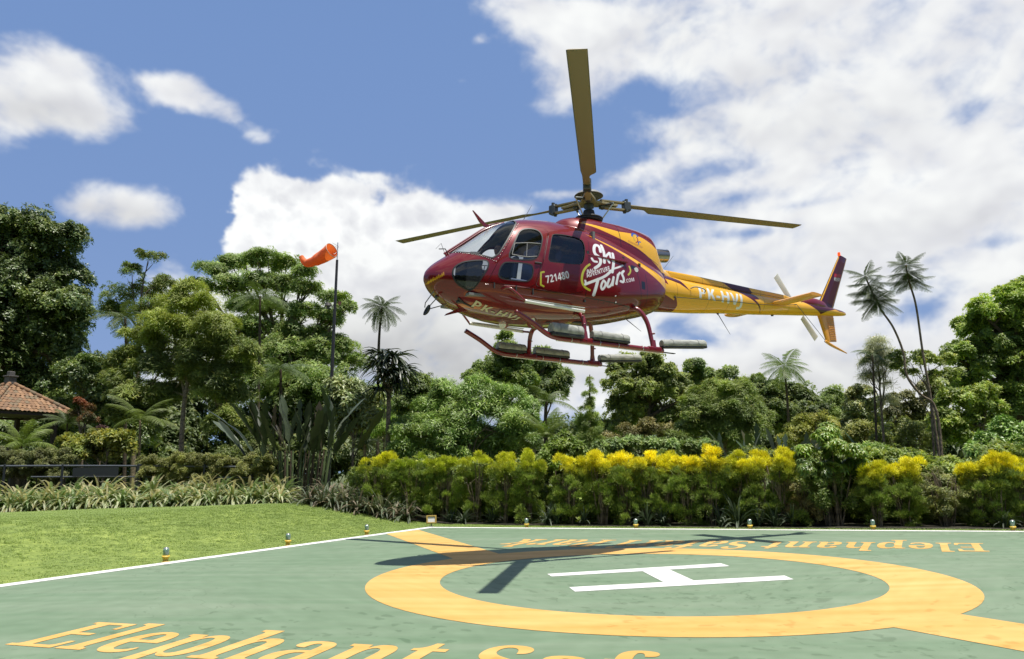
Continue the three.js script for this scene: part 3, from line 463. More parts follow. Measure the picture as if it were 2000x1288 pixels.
  const ribs = []; for (let k = 0; k < 26; k++) { const t = 0.06 + k / 26 * 0.86, lx = lerp(-6.82, -7.52, t), rx = lerp(-7.03, -7.67, t), y0 = lerp(1.86, 3.15, t), y1 = lerp(1.76, 3.125, t); for (const s of [-1, 1]) ribs.push(tube([[lx, y0, s * 0.034], [rx, y1, s * 0.016]], 0.008, 5)); }
  mesh('fin_ribs', merged(ribs), HM.red, fin).userData.kind = 'stuff';
  mesh('beacon', move(new THREE.CylinderGeometry(0.03, 0.035, 0.08, 10), -7.42, 3.2, 0), new THREE.MeshStandardMaterial({ color: 0xff5a20, emissive: 0xff4a10, emissiveIntensity: 0.8, roughness: 0.4 }), fin);
  const lf = mesh('lower_fin', foil([[-6.50, 1.6, 0], [-7.07, 1.62, 0]], [[-6.76, 0.95, 0], [-7.13, 0.99, 0]], 0.05), HM.yellow, heli);
  const lr = []; for (let k = 0; k < 13; k++) { const t = 0.08 + k / 14, y = lerp(1.58, 0.99, t); for (const s of [-1, 1]) lr.push(tube([[-6.80 - t * 0.1, y, s * 0.036], [-7.06 - t * 0.06, y + 0.01, s * 0.014]], 0.008, 5)); }
  mesh('fin_ribs', merged(lr), HM.yellow, lf).userData.kind = 'stuff';
  mesh('tail_skid', tube([[-6.74, 0.97, 0], [-6.92, 0.90, 0], [-7.2, 0.82, 0], [-7.46, 0.75, 0]], [0.03, 0.035, 0.028, 0.012], 8, 10), HM.yellow, heli);
  mesh('stabiliser', foil([[-4.82, 1.60, -1.27], [-5.25, 1.60, -1.27]], [[-4.82, 1.60, 1.27], [-5.25, 1.60, 1.27]], 0.075), HM.yellow, heli);
  mesh('stabiliser_lever', tube([[-5.1, 1.58, -0.1], [-5.9, 1.66, -0.14], [-5.9, 1.78, -0.1]], 0.012, 6), HM.dark, heli);
  // tail rotor, at rest
  const tr = mesh('tail_rotor_hub', move(new THREE.CylinderGeometry(0.06, 0.08, 0.22, 14), -6.26, 1.80, 0.27, Math.PI / 2, 0, 0), HM.hub, heli);
  for (const s of [1, -1]) mesh('tail_rotor_blade', foil([[-6.26 + s * 0.16 - 0.03, 1.80 + s * 0.17, 0.34], [-6.26 + s * 0.16 + 0.05, 1.80 + s * 0.17 - 0.12, 0.36]], [[-6.26 + s * 0.63 - 0.05, 1.80 + s * 0.69 + 0.06, 0.36], [-6.26 + s * 0.63 + 0.07, 1.80 + s * 0.69 - 0.08, 0.37]], 0.02), HM.white, heli);
}
// --- main rotor, its mast and controls
{
  const MX = -0.1, RY = 3.09, up = new THREE.Quaternion().setFromEuler(new THREE.Euler(0, 0, -0.022));
  each('rotor_mast', [new THREE.LatheGeometry([[0, 2.6], [0.07, 2.6], [0.064, 2.95], [0.1, 2.97], [0.1, 3.1], [0, 3.1]].map((p) => new THREE.Vector2(...p)), 20).translate(MX, 0, 0)], HM.hub, heli);
  const cone = [[0.23, 0], [0.27, 0.02], [0.27, 0.05], [0.21, 0.09], [0.12, 0.18], [0.105, 0.25], [0.07, 0.26]].map((p) => new THREE.Vector2(...p));
  each('swashplate', [move(new THREE.LatheGeometry(cone, 28), MX, 2.66, 0), move(new THREE.TorusGeometry(0.26, 0.022, 8, 28), MX, 2.735, 0, Math.PI / 2, 0, 0)], HM.dark, heli);
  const rotor = new THREE.Group(); rotor.name = 'main_rotor'; rotor.position.set(MX, RY, 0); rotor.quaternion.copy(up); heli.add(rotor);
  // lens-shaped cap on the hub with its inside seen from below
  const cap = [[0.0, 0.23], [0.12, 0.225], [0.22, 0.195], [0.285, 0.135], [0.29, 0.125], [0.28, 0.125], [0.21, 0.18], [0.12, 0.205], [0.0, 0.21]].map((p) => new THREE.Vector2(...p));
  each('hub_cap', [new THREE.LatheGeometry(cap, 32)], HM.grey, rotor); each('hub_post', [move(new THREE.CylinderGeometry(0.07, 0.09, 0.2, 16), 0, 0.1, 0)], HM.hub, rotor);
  const az0 = -0.94, coneA = 0.036, L = 5.345;
  for (let k = 0; k < 3; k++) {
    const A = az0 + k * TAU / 3, q = new THREE.Quaternion().setFromEuler(new THREE.Euler(0, -A, coneA, 'YXZ'));
    const put = (g) => g.applyQuaternion(q);
    const arm = new THREE.Shape([[0, -0.15], [0.2, -0.13], [0.5, -0.055], [0.62, -0.05], [0.62, 0.05], [0.5, 0.055], [0.2, 0.13], [0, 0.15]].map((p) => new THREE.Vector2(...p)));
    mesh('star_arm', put(new THREE.ExtrudeGeometry(arm, { depth: 0.035, bevelEnabled: true, bevelThickness: 0.008, bevelSize: 0.008, bevelSegments: 1 }).rotateX(Math.PI / 2)), HM.star, rotor);
    each('blade_sleeve', [move(new THREE.BoxGeometry(0.62, 0.028, 0.11), 0.56, 0.06, 0), move(new THREE.BoxGeometry(0.62, 0.028, 0.11), 0.56, -0.085, 0)].map(put), HM.star, rotor);
    bits('blade_fitting', [move(new RoundedBoxGeometry(0.16, 0.2, 0.15, 2, 0.03), 0.86, -0.01, 0), move(new THREE.CylinderGeometry(0.035, 0.035, 0.26, 12), 0.84, 0, 0.045), move(new THREE.CylinderGeometry(0.035, 0.035, 0.26, 12), 0.84, 0, -0.045), move(new THREE.SphereGeometry(0.075, 14, 10), 0.3, -0.05, 0), tube([[0.3, -0.04, 0], [0.42, -0.06, 0.24]], 0.025, 8)].map(put), HM.hub, rotor);
    // blade: narrow root, then full chord with a slanted inner corner; leading edge towards the turning direction
    const n = 30, m = 11, pos = [], idx = [];
    for (let i = 0; i <= n; i++) {
      const f = i / n, r = f < 0.4 ? lerp(0.9, 1.62, f / 0.4) : lerp(1.62, L, (f - 0.4) / 0.6), wide = smooth(1.28, 1.52, r);
      const lead = lerp(0.075, 0.095, wide), trail = lerp(-0.065, -0.195, wide), tw = lerp(0.13, -0.03, (r - 0.9) / (L - 0.9)) + 0.05, th = lerp(0.05, 0.022, smooth(0.9, 1.5, r));
      const ring = []; for (let j = 0; j < m; j++) { const t = j / (m - 1); ring.push([lerp(lead, trail, t), th * 1.5 * (Math.sqrt(t) * 1.5 - 1.5 * t) + (j === m - 1 ? 0.001 : 0)]); }
      const sec = [...ring, ...ring.slice(1, -1).reverse().map(([c, h]) => [c, -h * 0.8])];
      for (const [c, h] of sec) { const y = h * Math.cos(tw) + c * Math.sin(tw), z = c * Math.cos(tw) - h * Math.sin(tw); pos.push(r, y - 0.01, z); }
    }
    const M = 2 * m - 2; for (let i = 0; i < n; i++) for (let j = 0; j < M; j++) { const a = i * M + j, b = i * M + (j + 1) % M; idx.push(a, b, a + M, b, b + M, a + M); }
    for (let j = 1; j < M - 1; j++) idx.push(n * M, n * M + j, n * M + j + 1);
    let g = new THREE.BufferGeometry(); g.setAttribute('position', new THREE.Float32BufferAttribute(pos, 3)); g.setIndex(idx); g.computeVertexNormals();
    mesh('rotor_blade', put(g), HM.blade, rotor);
    // pitch link from swashplate to horn
    const Ab = A + 0.42, p0 = V(Math.cos(Ab) * 0.25, -0.36, Math.sin(Ab) * 0.25), p1 = V(0.42, -0.06, 0.24).applyQuaternion(q);
    mesh('pitch_link', tube([p0, p1], 0.014, 8), HM.alu, rotor);
  }
}
// --- skids, floats, steps, cabin and the small fittings
{
  const SK = 1.0, Y0 = 0.03;
  for (const s of [-1, 1]) {
    const z = s * SK;
    const skid = mesh('skid', tube([[2.06, 0.40, z], [1.74, 0.25, z], [1.42, 0.075, z], [1.25, Y0 + 0.005, z], [0.68, Y0, z], [-0.4, Y0, z], [-1.08, Y0, z]], 0.045, 14, 46), HM.red, heli);
    mesh('wear_strip', tube([[1.25, Y0 - 0.044, z], [0.3, Y0 - 0.049, z], [-1.0, Y0 - 0.049, z]], 0.012, 6), HM.white, skid);
    mesh('spring_tail', box(-1.36, -1.02, Y0 - 0.03, Y0 - 0.018, z - 0.03, z + 0.03), HM.dark, skid);
    each('skid_clamp', [0.95, 0.35, -0.05, -0.6].map((x) => move(new THREE.TorusGeometry(0.047, 0.008, 6, 14), x, Y0, z, 0, Math.PI / 2, 0)), HM.alu, skid);
    mesh('cross_tube', tube([[0.62, 0.56, s * 0.2], [0.64, 0.585, s * 0.55], [0.66, 0.55, s * 0.85], [0.66, 0.42, s * 0.955], [0.66, 0.06, z]], [0.05, 0.05, 0.047, 0.043, 0.04], 12, 24), HM.red, heli);
    mesh('cross_tube', tube([[-0.5, 0.80, s * 0.3], [-0.56, 0.845, s * 0.6], [-0.66, 0.82, s * 0.78], [-0.78, 0.60, s * 0.90], [-0.86, 0.06, z]], [0.05, 0.05, 0.047, 0.043, 0.04], 12, 24), HM.red, heli);
    for (const x of [0.66, -0.86]) bits('skid_foot', [move(new THREE.CylinderGeometry(0.042, 0.062, 0.16, 14), x, 0.13, z), box(x - 0.17, x + 0.13, Y0 - 0.045, Y0 + 0.062, z - 0.055, z + 0.055, 0.03), move(new THREE.TorusGeometry(0.046, 0.009, 6, 14), x - 0.005, 0.34, z * 0.972, Math.PI / 2, 0, 0)], HM.red, heli);
    // rolled emergency floats under grey covers, in black trays
    for (const [x0, x1, r, lift, tilt] of [[s < 0 ? 1.37 : 1.36, 0.74, s < 0 ? 0.118 : 0.088, 0.145, 0], [0.52, -0.27, 0.085, 0.13, 0], [-1.04, -2.1, 0.082, 0.13, 0.095]]) {
      const len = x0 - x1, cx = (x0 + x1) / 2, pr = []; const M = 30;
      const g = new THREE.CylinderGeometry(r, r, len, 22, M); { const p = g.attributes.position; for (let i = 0; i < p.count; i++) { const y = p.getY(i), e = Math.min(1, (len / 2 - Math.abs(y)) / 0.05), w = 1 - 0.16 * (1 - Math.sqrt(Math.max(0, e * (2 - e)))) + 0.035 * noise(p.getX(i) * 14, y * 9 + cx * 3, p.getZ(i) * 14 + s); p.setX(i, p.getX(i) * w); p.setZ(i, p.getZ(i) * w); } g.computeVertexNormals(); }
      g.rotateZ(Math.PI / 2);
      const T = (q) => move(q, cx, Y0 + lift + Math.sin(tilt) * len * 0.5, z + s * 0.012, 0, 0, -tilt);
      const fl = mesh('float_bag', T(g), HM.cover, heli);
      bits('float_tray', [move(new RoundedBoxGeometry(len + 0.02, r * 0.62, r * 1.72, 2, 0.02), 0, -r * 0.72, 0), ...[-0.38, 0, 0.38].map((f) => move(new THREE.CylinderGeometry(0.012, 0.012, 0.03, 8), f * len, -r * 0.7, s * r * 0.87, Math.PI / 2, 0, 0))].map(T), HM.dark, fl);
      bits('seam_strap', [-0.30, 0.28].map((f) => move(new THREE.TorusGeometry(r * 1.012, 0.006, 5, 22, Math.PI * 1.2), f * len, 0, 0, 0, Math.PI / 2, -0.3 + Math.PI * 0)).map(T), HM.grey, fl);
    }
    // boarding step
    bits('boarding_step', [tube([[1.93, 0.575, s * 1.1], [0.74, 0.545, s * 1.1]], 0.032, 10), box(0.74, 1.9, 0.598, 0.606, s * 1.1 - 0.03, s * 1.1 + 0.03)], HM.white, heli);
    each('step_strut', [tube([[2.22, 0.80, s * 0.82], [2.18, 0.79, s * 1.0], [1.93, 0.575, s * 1.1]], 0.02, 8, 10), tube([[0.76, 0.545, s * 1.1], [0.68, 0.52, s * 0.97]], 0.022, 8)], HM.red, heli);
    // landing lamp in a small fairing under the belly
    const lx = s < 0 ? 1.38 : 1.62; const lamp = mesh('landing_lamp', move(new THREE.SphereGeometry(0.085, 18, 12), lx - 0.04, 0.47, s * 0.33, 0, 0, 0, 1.1, 1, 0.9), HM.red, heli);
    { const g = new THREE.CylinderGeometry(0.066, 0.066, 0.03, 20).applyQuaternion(new THREE.Quaternion().setFromUnitVectors(V(0, 1, 0), V(0.62, -0.35, -0.7).normalize())); mesh('lens', g.translate(lx + 0.02, 0.435, s * 0.33 - 0.06), std(0.85, 0.85, 0.85, 0.2), lamp); }
    // navigation lamp and static bits on the flank
    bits('door_hinge', [box(2.36, 2.38, 0.80, 0.90, s * 0.80 - 0.01, s * 0.80 + 0.01), box(1.98, 2.0, 0.78, 0.88, s * 0.885 - 0.01, s * 0.885 + 0.01), box(1.66, 1.68, 0.76, 0.87, s * 0.905 - 0.01, s * 0.905 + 0.01)], HM.dark, heli);
    mesh('door_rail', box(-0.38, 0.56, 1.655, 1.685, s > 0 ? 0.84 : -0.9, s > 0 ? 0.9 : -0.84, 0.008).applyMatrix4(new THREE.Matrix4()), HM.red, heli);
    mesh('floor_edge_rail', tube([[2.5, 0.87, s * 0.715], [2.0, 0.872, s * 0.868], [1.5, 0.87, s * 0.905], [0.6, 0.855, s * 0.925]], 0.012, 6), HM.red, heli);
  }
  // cabin
  mesh('cabin_floor', box(0.3, 2.75, 0.68, 0.72, -0.62, 0.62), HM.lining, heli);
  mesh('cabin_bulkhead', box(0.26, 0.31, 0.72, 2.2, -0.74, 0.74), HM.lining, heli);
  const seat = (x, z, w, name) => { const g = new THREE.Group(); g.name = name; heli.add(g); mesh('seat_cushion', box(x - 0.22, x + 0.24, 0.98, 1.10, z - w / 2, z + w / 2, 0.04), HM.seat, g); mesh('seat_back', move(new RoundedBoxGeometry(0.1, 0.72, w, 2, 0.04), x - 0.27, 1.42, z, 0, 0, 0.12), HM.seat, g); mesh('seat_base', box(x - 0.2, x + 0.2, 0.72, 0.98, z - w / 2 + 0.05, z + w / 2 - 0.05), HM.lining, g); };
  seat(1.72, 0.38, 0.46, 'front_seat'); seat(1.72, -0.38, 0.46, 'front_seat'); seat(0.62, 0, 1.5, 'rear_bench');
  const panel = each('instrument_panel', [prism([[2.28, 0.9], [2.62, 0.85], [2.60, 1.50], [2.52, 1.60], [2.36, 1.62], [2.30, 1.5]], -0.17, 0.36, 0.03), box(1.95, 2.3, 0.72, 1.12, -0.09, 0.09, 0.02)], HM.dark, heli)[0];
  each('dial', [-0.08, 0.07, 0.22].flatMap((z) => [1.30, 1.45].map((y) => move(new THREE.CylinderGeometry(0.055, 0.055, 0.012, 16), 2.278, y, z, 0, 0, Math.PI / 2))), HM.grey, panel);
  mesh('windscreen_post', tube([[2.95, 1.50, 0], [2.5, 1.865, 0], [2.2, 2.10, 0], [1.8, 2.31, 0]], 0.022, 8, 14), HM.red, heli);
  mesh('deflector_strip', tube([[2.98, 1.52, 0], [2.5, 1.90, 0], [2.2, 2.13, 0], [2.06, 2.20, 0]], 0.018, 6, 14), HM.red, heli);
  for (const s of [-1, 1]) { const w = (X, Y) => { const yc = hermite(HULL, X, 3), top = hermite(HULL, X, 1), n = hermite(HULL, X, 5); return [X, Y, s * (hermite(HULL, X, 4) * Math.pow(Math.max(0, 1 - Math.pow(clamp((Y - yc) / (top - yc)), n)), 1 / n) + 0.004)]; }; bits('sliding_window_frame', [tube([w(1.99, 1.66), w(1.75, 1.70), w(1.50, 1.72)], 0.010, 6, 8), tube([w(1.76, 1.70), w(1.80, 1.42)], 0.008, 6, 6), tube([w(2.06, 1.44), w(1.8, 1.425), w(1.60, 1.46)], 0.010, 6, 8), tube([w(2.06, 1.44), w(1.99, 1.66)], 0.010, 6, 4)], HM.grey, heli); }
  // wire cutters
  bits('wire_cutter', [prism([[2.45, 2.43], [2.435, 2.43], [2.27, 2.30], [2.17, 2.22], [2.02, 2.20], [2.05, 2.17], [2.21, 2.16], [2.31, 2.24]], -0.015, 0.015, 0.004), tube([[2.12, 2.21, 0], [1.9, 2.29, 0.0]], 0.012, 6)], HM.red, heli);
  bits('wire_cutter', [prism([[2.93, 0.40], [2.9, 0.44], [2.63, 0.58], [2.42, 0.60], [2.30, 0.53], [2.5, 0.53], [2.64, 0.50]], -0.015, 0.015, 0.004), prism([[2.74, 0.86], [2.42, 0.66], [2.38, 0.56], [2.5, 0.56], [2.58, 0.66]], -0.015, 0.015, 0.004)], HM.red, heli);
  // cargo mirror under the nose on three rods
  const mir = mesh('cargo_mirror', move(new THREE.SphereGeometry(0.105, 20, 14, 0, TAU, 0, Math.PI / 2), 3.26, 0.47, 0.02, 0, 0, Math.PI * 0.62, 1, 0.5, 1), HM.dark, heli);
  bits('mirror_rod', [tube([[3.17, 0.80, -0.08], [3.30, 0.58, -0.02], [3.3, 0.5, 0]], 0.009, 6), tube([[3.05, 0.74, 0.0], [3.24, 0.5, 0.02]], 0.009, 6), tube([[2.86, 0.63, 0.06], [3.22, 0.49, 0.05]], 0.009, 6)], HM.grey, mir);
  bits('nose_bracket', [move(new THREE.CylinderGeometry(0.05, 0.06, 0.05, 12), 3.06, 0.74, 0), box(2.70, 2.82, 0.60, 0.65, -0.32, -0.22, 0.01), tube([[2.83, 0.66, -0.36], [2.7, 0.6, -0.3], [2.5, 0.56, -0.26]], 0.02, 6)], HM.dark, heli);
  bits('pitot_tube', [tube([[2.95, 1.50, -0.1], [3.0, 1.58, -0.1], [3.12, 1.56, -0.1]], 0.01, 6), tube([[2.93, 1.51, 0.05], [3.02, 1.72, 0.05]], 0.004, 5), tube([[3.02, 1.72, 0.05], [3.12, 1.60, 0.05]], 0.003, 5)], HM.dark, heli);
  // aerials, stays, cable on the boom
  mesh('whip_aerial', tube([[1.42, 2.38, 0], [1.21, 2.77, 0]], [0.008, 0.003], 5), HM.dark, heli);
  mesh('roof_vent', move(new THREE.SphereGeometry(0.07, 14, 8), 1.2, 2.405, 0, 0, 0, 0, 1, 0.4, 1), HM.dark, heli);
  bits('belly_aerial', [tube([[-3.42, 1.22, 0], [-3.76, 0.80, 0]], [0.01, 0.004], 5), move(new THREE.ConeGeometry(0.045, 0.06, 10), -3.42, 1.215, 0, Math.PI, 0, 0), tube([[-1.0, 0.80, 0], [-1.36, 0.60, 0]], [0.01, 0.004], 5)], HM.dark, heli);
  bits('wire_aerial', [tube([[-1.95, 1.30, -0.42], [-3.4, 1.42, -0.345], [-4.68, 1.52, -0.28], [-5.6, 1.66, -0.22]], 0.006, 5, 12), tube([[-5.6, 1.66, -0.22], [-6.7, 0.98, -0.03]], 0.006, 5), tube([[-1.93, 1.3, -0.40], [-1.93, 1.31, -0.32]], 0.016, 6), tube([[-5.6, 1.66, -0.22], [-5.6, 1.68, -0.1]], 0.01, 5)], HM.dark, heli);
  bits('boom_aerial_mount', [tube([[-2.36, 1.55, -0.36], [-2.42, 1.58, -0.42], [-2.72, 1.56, -0.40], [-2.76, 1.52, -0.34]], 0.012, 6, 12), tube([[-1.55, 1.9, -0.2], [-1.75, 2.12, -0.34]], 0.004, 4), tube([[-1.85, 1.95, -0.15], [-1.98, 2.2, -0.3]], 0.004, 4)], HM.grey, heli);
  bits('belly_hook', [box(0.2, 0.5, 0.50, 0.535, -0.4, -0.3, 0.01), box(0.75, 0.85, 0.44, 0.47, -0.3, -0.2, 0.01), move(new THREE.CylinderGeometry(0.05, 0.05, 0.02, 16), 1.0, 0.46, -0.3), move(new THREE.CylinderGeometry(0.025, 0.03, 0.05, 10), -5.05, 1.39, 0), move(new THREE.CylinderGeometry(0.02, 0.02, 0.05, 10), -1.5, 0.98, 0)], HM.dark, heli);
  bits('filler_cap', [move(new THREE.CylinderGeometry(0.045, 0.045, 0.02, 18), -0.63, 1.575, -0.815, Math.PI / 2, 0, 0), move(new THREE.CylinderGeometry(0.02, 0.02, 0.02, 10), -0.07, 0.98, -0.905, Math.PI / 2, 0, 0), move(new THREE.CylinderGeometry(0.012, 0.012, 0.02, 10), -0.1, 0.86, -0.88, Math.PI / 2, 0, 0)], HM.white, heli);
  bits('latch', [box(-0.36, -0.31, 1.72, 1.79, -0.81, -0.785), box(0.51, 0.55, 1.68, 1.74, -0.90, -0.875), box(-0.78, -0.74, 1.68, 1.74, -0.76, -0.72), box(0.58, 0.62, 0.77, 0.81, -0.915, -0.885)], HM.dark, heli);
  mesh('roof_beacon', move(new THREE.CylinderGeometry(0.05, 0.06, 0.05, 14), -0.75, 2.69, 0), HM.dark, heli);
  // registration under the belly: one letter shape each, laid on the hull
  const f2 = await new FontLoader().loadAsync('fonts/droid/droid_sans_bold.typeface.json');
  const split4 = (g) => { const p = g.attributes.position, o = []; for (let i = 0; i < p.count; i += 3) { const [a, b, c] = [0, 1, 2].map((k) => V().fromBufferAttribute(p, i + k)), ab = a.clone().lerp(b, 0.5), bc = b.clone().lerp(c, 0.5), ca = c.clone().lerp(a, 0.5); for (const t of [a, ab, ca, ab, b, bc, ca, bc, c, ab, bc, ca]) o.push(t.x, t.y, t.z); } const q = new THREE.BufferGeometry(); q.setAttribute('position', new THREE.Float32BufferAttribute(o, 3)); return q; };
  let adv = 0; const keel = (X, z) => { const yc = hermite(HULL, X, 3), bot = hermite(HULL, X, 2), n = hermite(HULL, X, 6), w = hermite(HULL, X, 4); return yc - (yc - bot) * Math.pow(Math.max(0, 1 - Math.pow(Math.abs(z) / w, n)), 1 / n) - 0.009; };
  for (const ch of 'PK-HVJ') {
    const gl = f2.data.glyphs[ch]; let g = new THREE.ShapeGeometry(f2.generateShapes(ch, 0.34), 4).toNonIndexed(); for (let k = 0; k < 3; k++) g = split4(g); const p = g.attributes.position;
    for (let i = 0; i < p.count; i++) { const X = 2.58 - adv - p.getX(i) * 0.60, z = -0.28 - p.getY(i) * 0.62; p.setXYZ(i, X, keel(X, z), z); }
    g.computeVertexNormals(); mesh('registration_letter', g, HM.cream, heli); adv += gl.ha / f2.data.resolution * 0.34 * 0.60 + 0.012;
  }
}
// --- people in the cabin: one continuous surface each
function sittingPerson(label, pos, arms, material) {
  const root = new THREE.Group(); root.name = numbered('person'); tag(root, label, 'person'); scene.add(root); heli.updateMatrixWorld(true);
  root.applyMatrix4(new THREE.Matrix4().multiplyMatrices(heli.matrixWorld, new THREE.Matrix4().makeTranslation(...pos)));
  // joints: X forward, Y up, Z right, metres from the hip
  const bones = [[[0, 0.02, 0], 0.15, [-0.05, 0.28, 0], 0.14], [[-0.05, 0.28, 0], 0.14, [-0.06, 0.46, 0], 0.15], [[-0.06, 0.5, -0.17], 0.075, [-0.06, 0.5, 0.17], 0.075], [[-0.05, 0.5, 0], 0.07, [-0.02, 0.62, 0], 0.06], [[0.0, 0.72, 0], 0.088, [-0.015, 0.76, 0], 0.10], [[0.05, 0.67, 0], 0.055, [0.03, 0.72, 0], 0.07], [[0.1, 0.715, 0], 0.016, [0.095, 0.735, 0], 0.012]];
  for (const s of [-1, 1]) { const el = arms[s < 0 ? 0 : 1]; bones.push([[-0.05, 0.48, s * 0.19], 0.062, el[0], 0.046], [el[0], 0.046, el[1], 0.034], [el[1], 0.034, [el[1][0] + 0.09, el[1][1] + 0.01, el[1][2]], 0.03], [[0, 0.02, s * 0.09], 0.095, [0.44, 0.07, s * 0.11], 0.068], [[0.44, 0.07, s * 0.11], 0.065, [0.52, -0.33, s * 0.11], 0.045], [[0.52, -0.35, s * 0.11], 0.045, [0.68, -0.37, s * 0.12], 0.035]); }
  const R = 64, mc = new MarchingCubes(R, new THREE.MeshStandardMaterial(), false, false, 200000), S = 0.72, cx = 0.2, cy = 0.22, cz = 0;
  for (let k = 0; k < R; k++) for (let j = 0; j < R; j++) for (let i = 0; i < R; i++) {
    const x = ((i - R / 2) / (R / 2)) * S + cx, y = ((j - R / 2) / (R / 2)) * S + cy, z = ((k - R / 2) / (R / 2)) * S + cz; let sum = 0;
    for (const [a, ra, b, rb] of bones) { const ex = b[0] - a[0], ey = b[1] - a[1], ez = b[2] - a[2], wx = x - a[0], wy = y - a[1], wz = z - a[2], t = clamp((wx * ex + wy * ey + wz * ez) / (ex * ex + ey * ey + ez * ez)), d = Math.hypot(wx - ex * t, wy - ey * t, wz - ez * t) - lerp(ra, rb, t); if (d < 0.2) sum += Math.exp(-d * 45); }
    mc.field[i + j * R + k * R * R] = sum > 1e-9 ? Math.log(sum) / 45 : -0.3;
  }
  mc.isolation = 0; mc.update();
  const n = mc.count, pos2 = new Float32Array(n * 3), col = new Float32Array(n * 3);
  for (let i = 0; i < n; i++) {
    const x = mc.positionArray[i * 3] * S + cx, y = mc.positionArray[i * 3 + 1] * S + cy, z = mc.positionArray[i * 3 + 2] * S + cz; pos2.set([x, y, z], i * 3);
    const skin = y > 0.58 || (x > 0.28 && y > 0.13), eye = y > 0.735 && y < 0.755 && x > 0.055 && Math.abs(Math.abs(z) - 0.035) < 0.016, mouth = y > 0.672 && y < 0.682 && x > 0.07 && Math.abs(z) < 0.028;
    const c = eye || mouth ? [0.04, 0.02, 0.02] : skin ? [0.28, 0.15, 0.09] : y < 0.1 && x > 0.1 ? material[1] : material[0]; col.set(c, i * 3);
  }
  const g = new THREE.BufferGeometry(); g.setAttribute('position', new THREE.Float32BufferAttribute(pos2, 3)); g.setAttribute('color', new THREE.Float32BufferAttribute(col, 3)); g.computeVertexNormals();
  g.setAttribute('normal', new THREE.Float32BufferAttribute(new Float32Array(mc.normalArray.slice(0, n * 3)).map((v) => v), 3));
  mesh('body', g, new THREE.MeshStandardMaterial({ vertexColors: true, roughness: 0.8 }), root);
  mesh('hair', move(new THREE.SphereGeometry(0.112, 20, 12, 0, TAU, 0, Math.PI * 0.5), -0.02, 0.765, 0, 0, 0, 0.25, 1, 0.85, 0.95), std(0.015, 0.012, 0.01, 0.7), root);
  bits('headset', [move(new THREE.TorusGeometry(0.115, 0.012, 8, 24, Math.PI), -0.01, 0.76, 0, 0, Math.PI / 2, 0), ...[-1, 1].map((s) => move(new THREE.SphereGeometry(0.045, 14, 10), -0.01, 0.745, s * 0.105, 0, 0, 0, 1, 1.2, 0.6)), tube([[0.0, 0.73, -0.11], [0.06, 0.68, -0.09], [0.1, 0.675, -0.03]], 0.006, 6)], HM.dark, root);
  return root;
}
sittingPerson('pilot in dark shirt with headset seated behind the windscreen', [1.68, 1.17, 0.36], [[[0.18, 0.22, -0.24], [0.36, 0.18, -0.2]], [[0.18, 0.22, 0.24], [0.36, 0.2, 0.06]]], [[0.03, 0.035, 0.045], [0.02, 0.02, 0.025]]);
sittingPerson('passenger in navy shirt seated behind the rear cabin window', [0.66, 1.17, -0.38], [[[0.14, 0.22, -0.26], [0.34, 0.12, -0.14]], [[0.14, 0.22, 0.26], [0.34, 0.12, 0.14]]], [[0.03, 0.05, 0.12], [0.05, 0.05, 0.06]]);

// ------------------------------------------------------------------ plant building blocks
const barkTex = noiseTexture(256, (u, v) => { const a = u * TAU, n = fbm(Math.cos(a) * 2.5, Math.sin(a) * 2.5 + v * 0, v * 3, 2) * 0 + tileNoise(u, v, 14, 4, 4), m = tileNoise(u, v, 40, 6, 2); return [118 + n * 90 + m * 40, 108 + n * 84 + m * 36, 92 + n * 70 + m * 30]; });
const PM = {
  leaf: new THREE.MeshPhysicalMaterial({ color: 0xffffff, vertexColors: true, roughness: 0.5, transmission: 0.68, thickness: 0, side: THREE.DoubleSide, specularIntensity: 0.45 }),
  gloss: new THREE.MeshPhysicalMaterial({ color: 0xffffff, vertexColors: true, roughness: 0.38, transmission: 0.58, thickness: 0, side: THREE.DoubleSide, specularIntensity: 0.7 }),
  soft: new THREE.MeshPhysicalMaterial({ color: 0xffffff, vertexColors: true, roughness: 0.65, transmission: 0.5, thickness: 0, side: THREE.DoubleSide, specularIntensity: 0.5 }),
  bark: new THREE.MeshStandardMaterial({ map: barkTex, bumpMap: barkTex, bumpScale: 0.02, roughness: 0.95, color: lin(0.85, 0.8, 0.75) }),
  barkDark: new THREE.MeshStandardMaterial({ map: barkTex, bumpMap: barkTex, bumpScale: 0.02, roughness: 0.95, color: lin(0.32, 0.28, 0.24) }),
  barkPale: new THREE.MeshStandardMaterial({ map: barkTex, bumpMap: barkTex, bumpScale: 0.015, roughness: 0.9, color: lin(1.25, 1.2, 1.1) }),
  stem: std(0.13, 0.12, 0.06, 0.8), greenStem: std(0.10, 0.14, 0.05, 0.6),
};
let COUNT = 0, SEED = 100; const GAIN = 3.9;
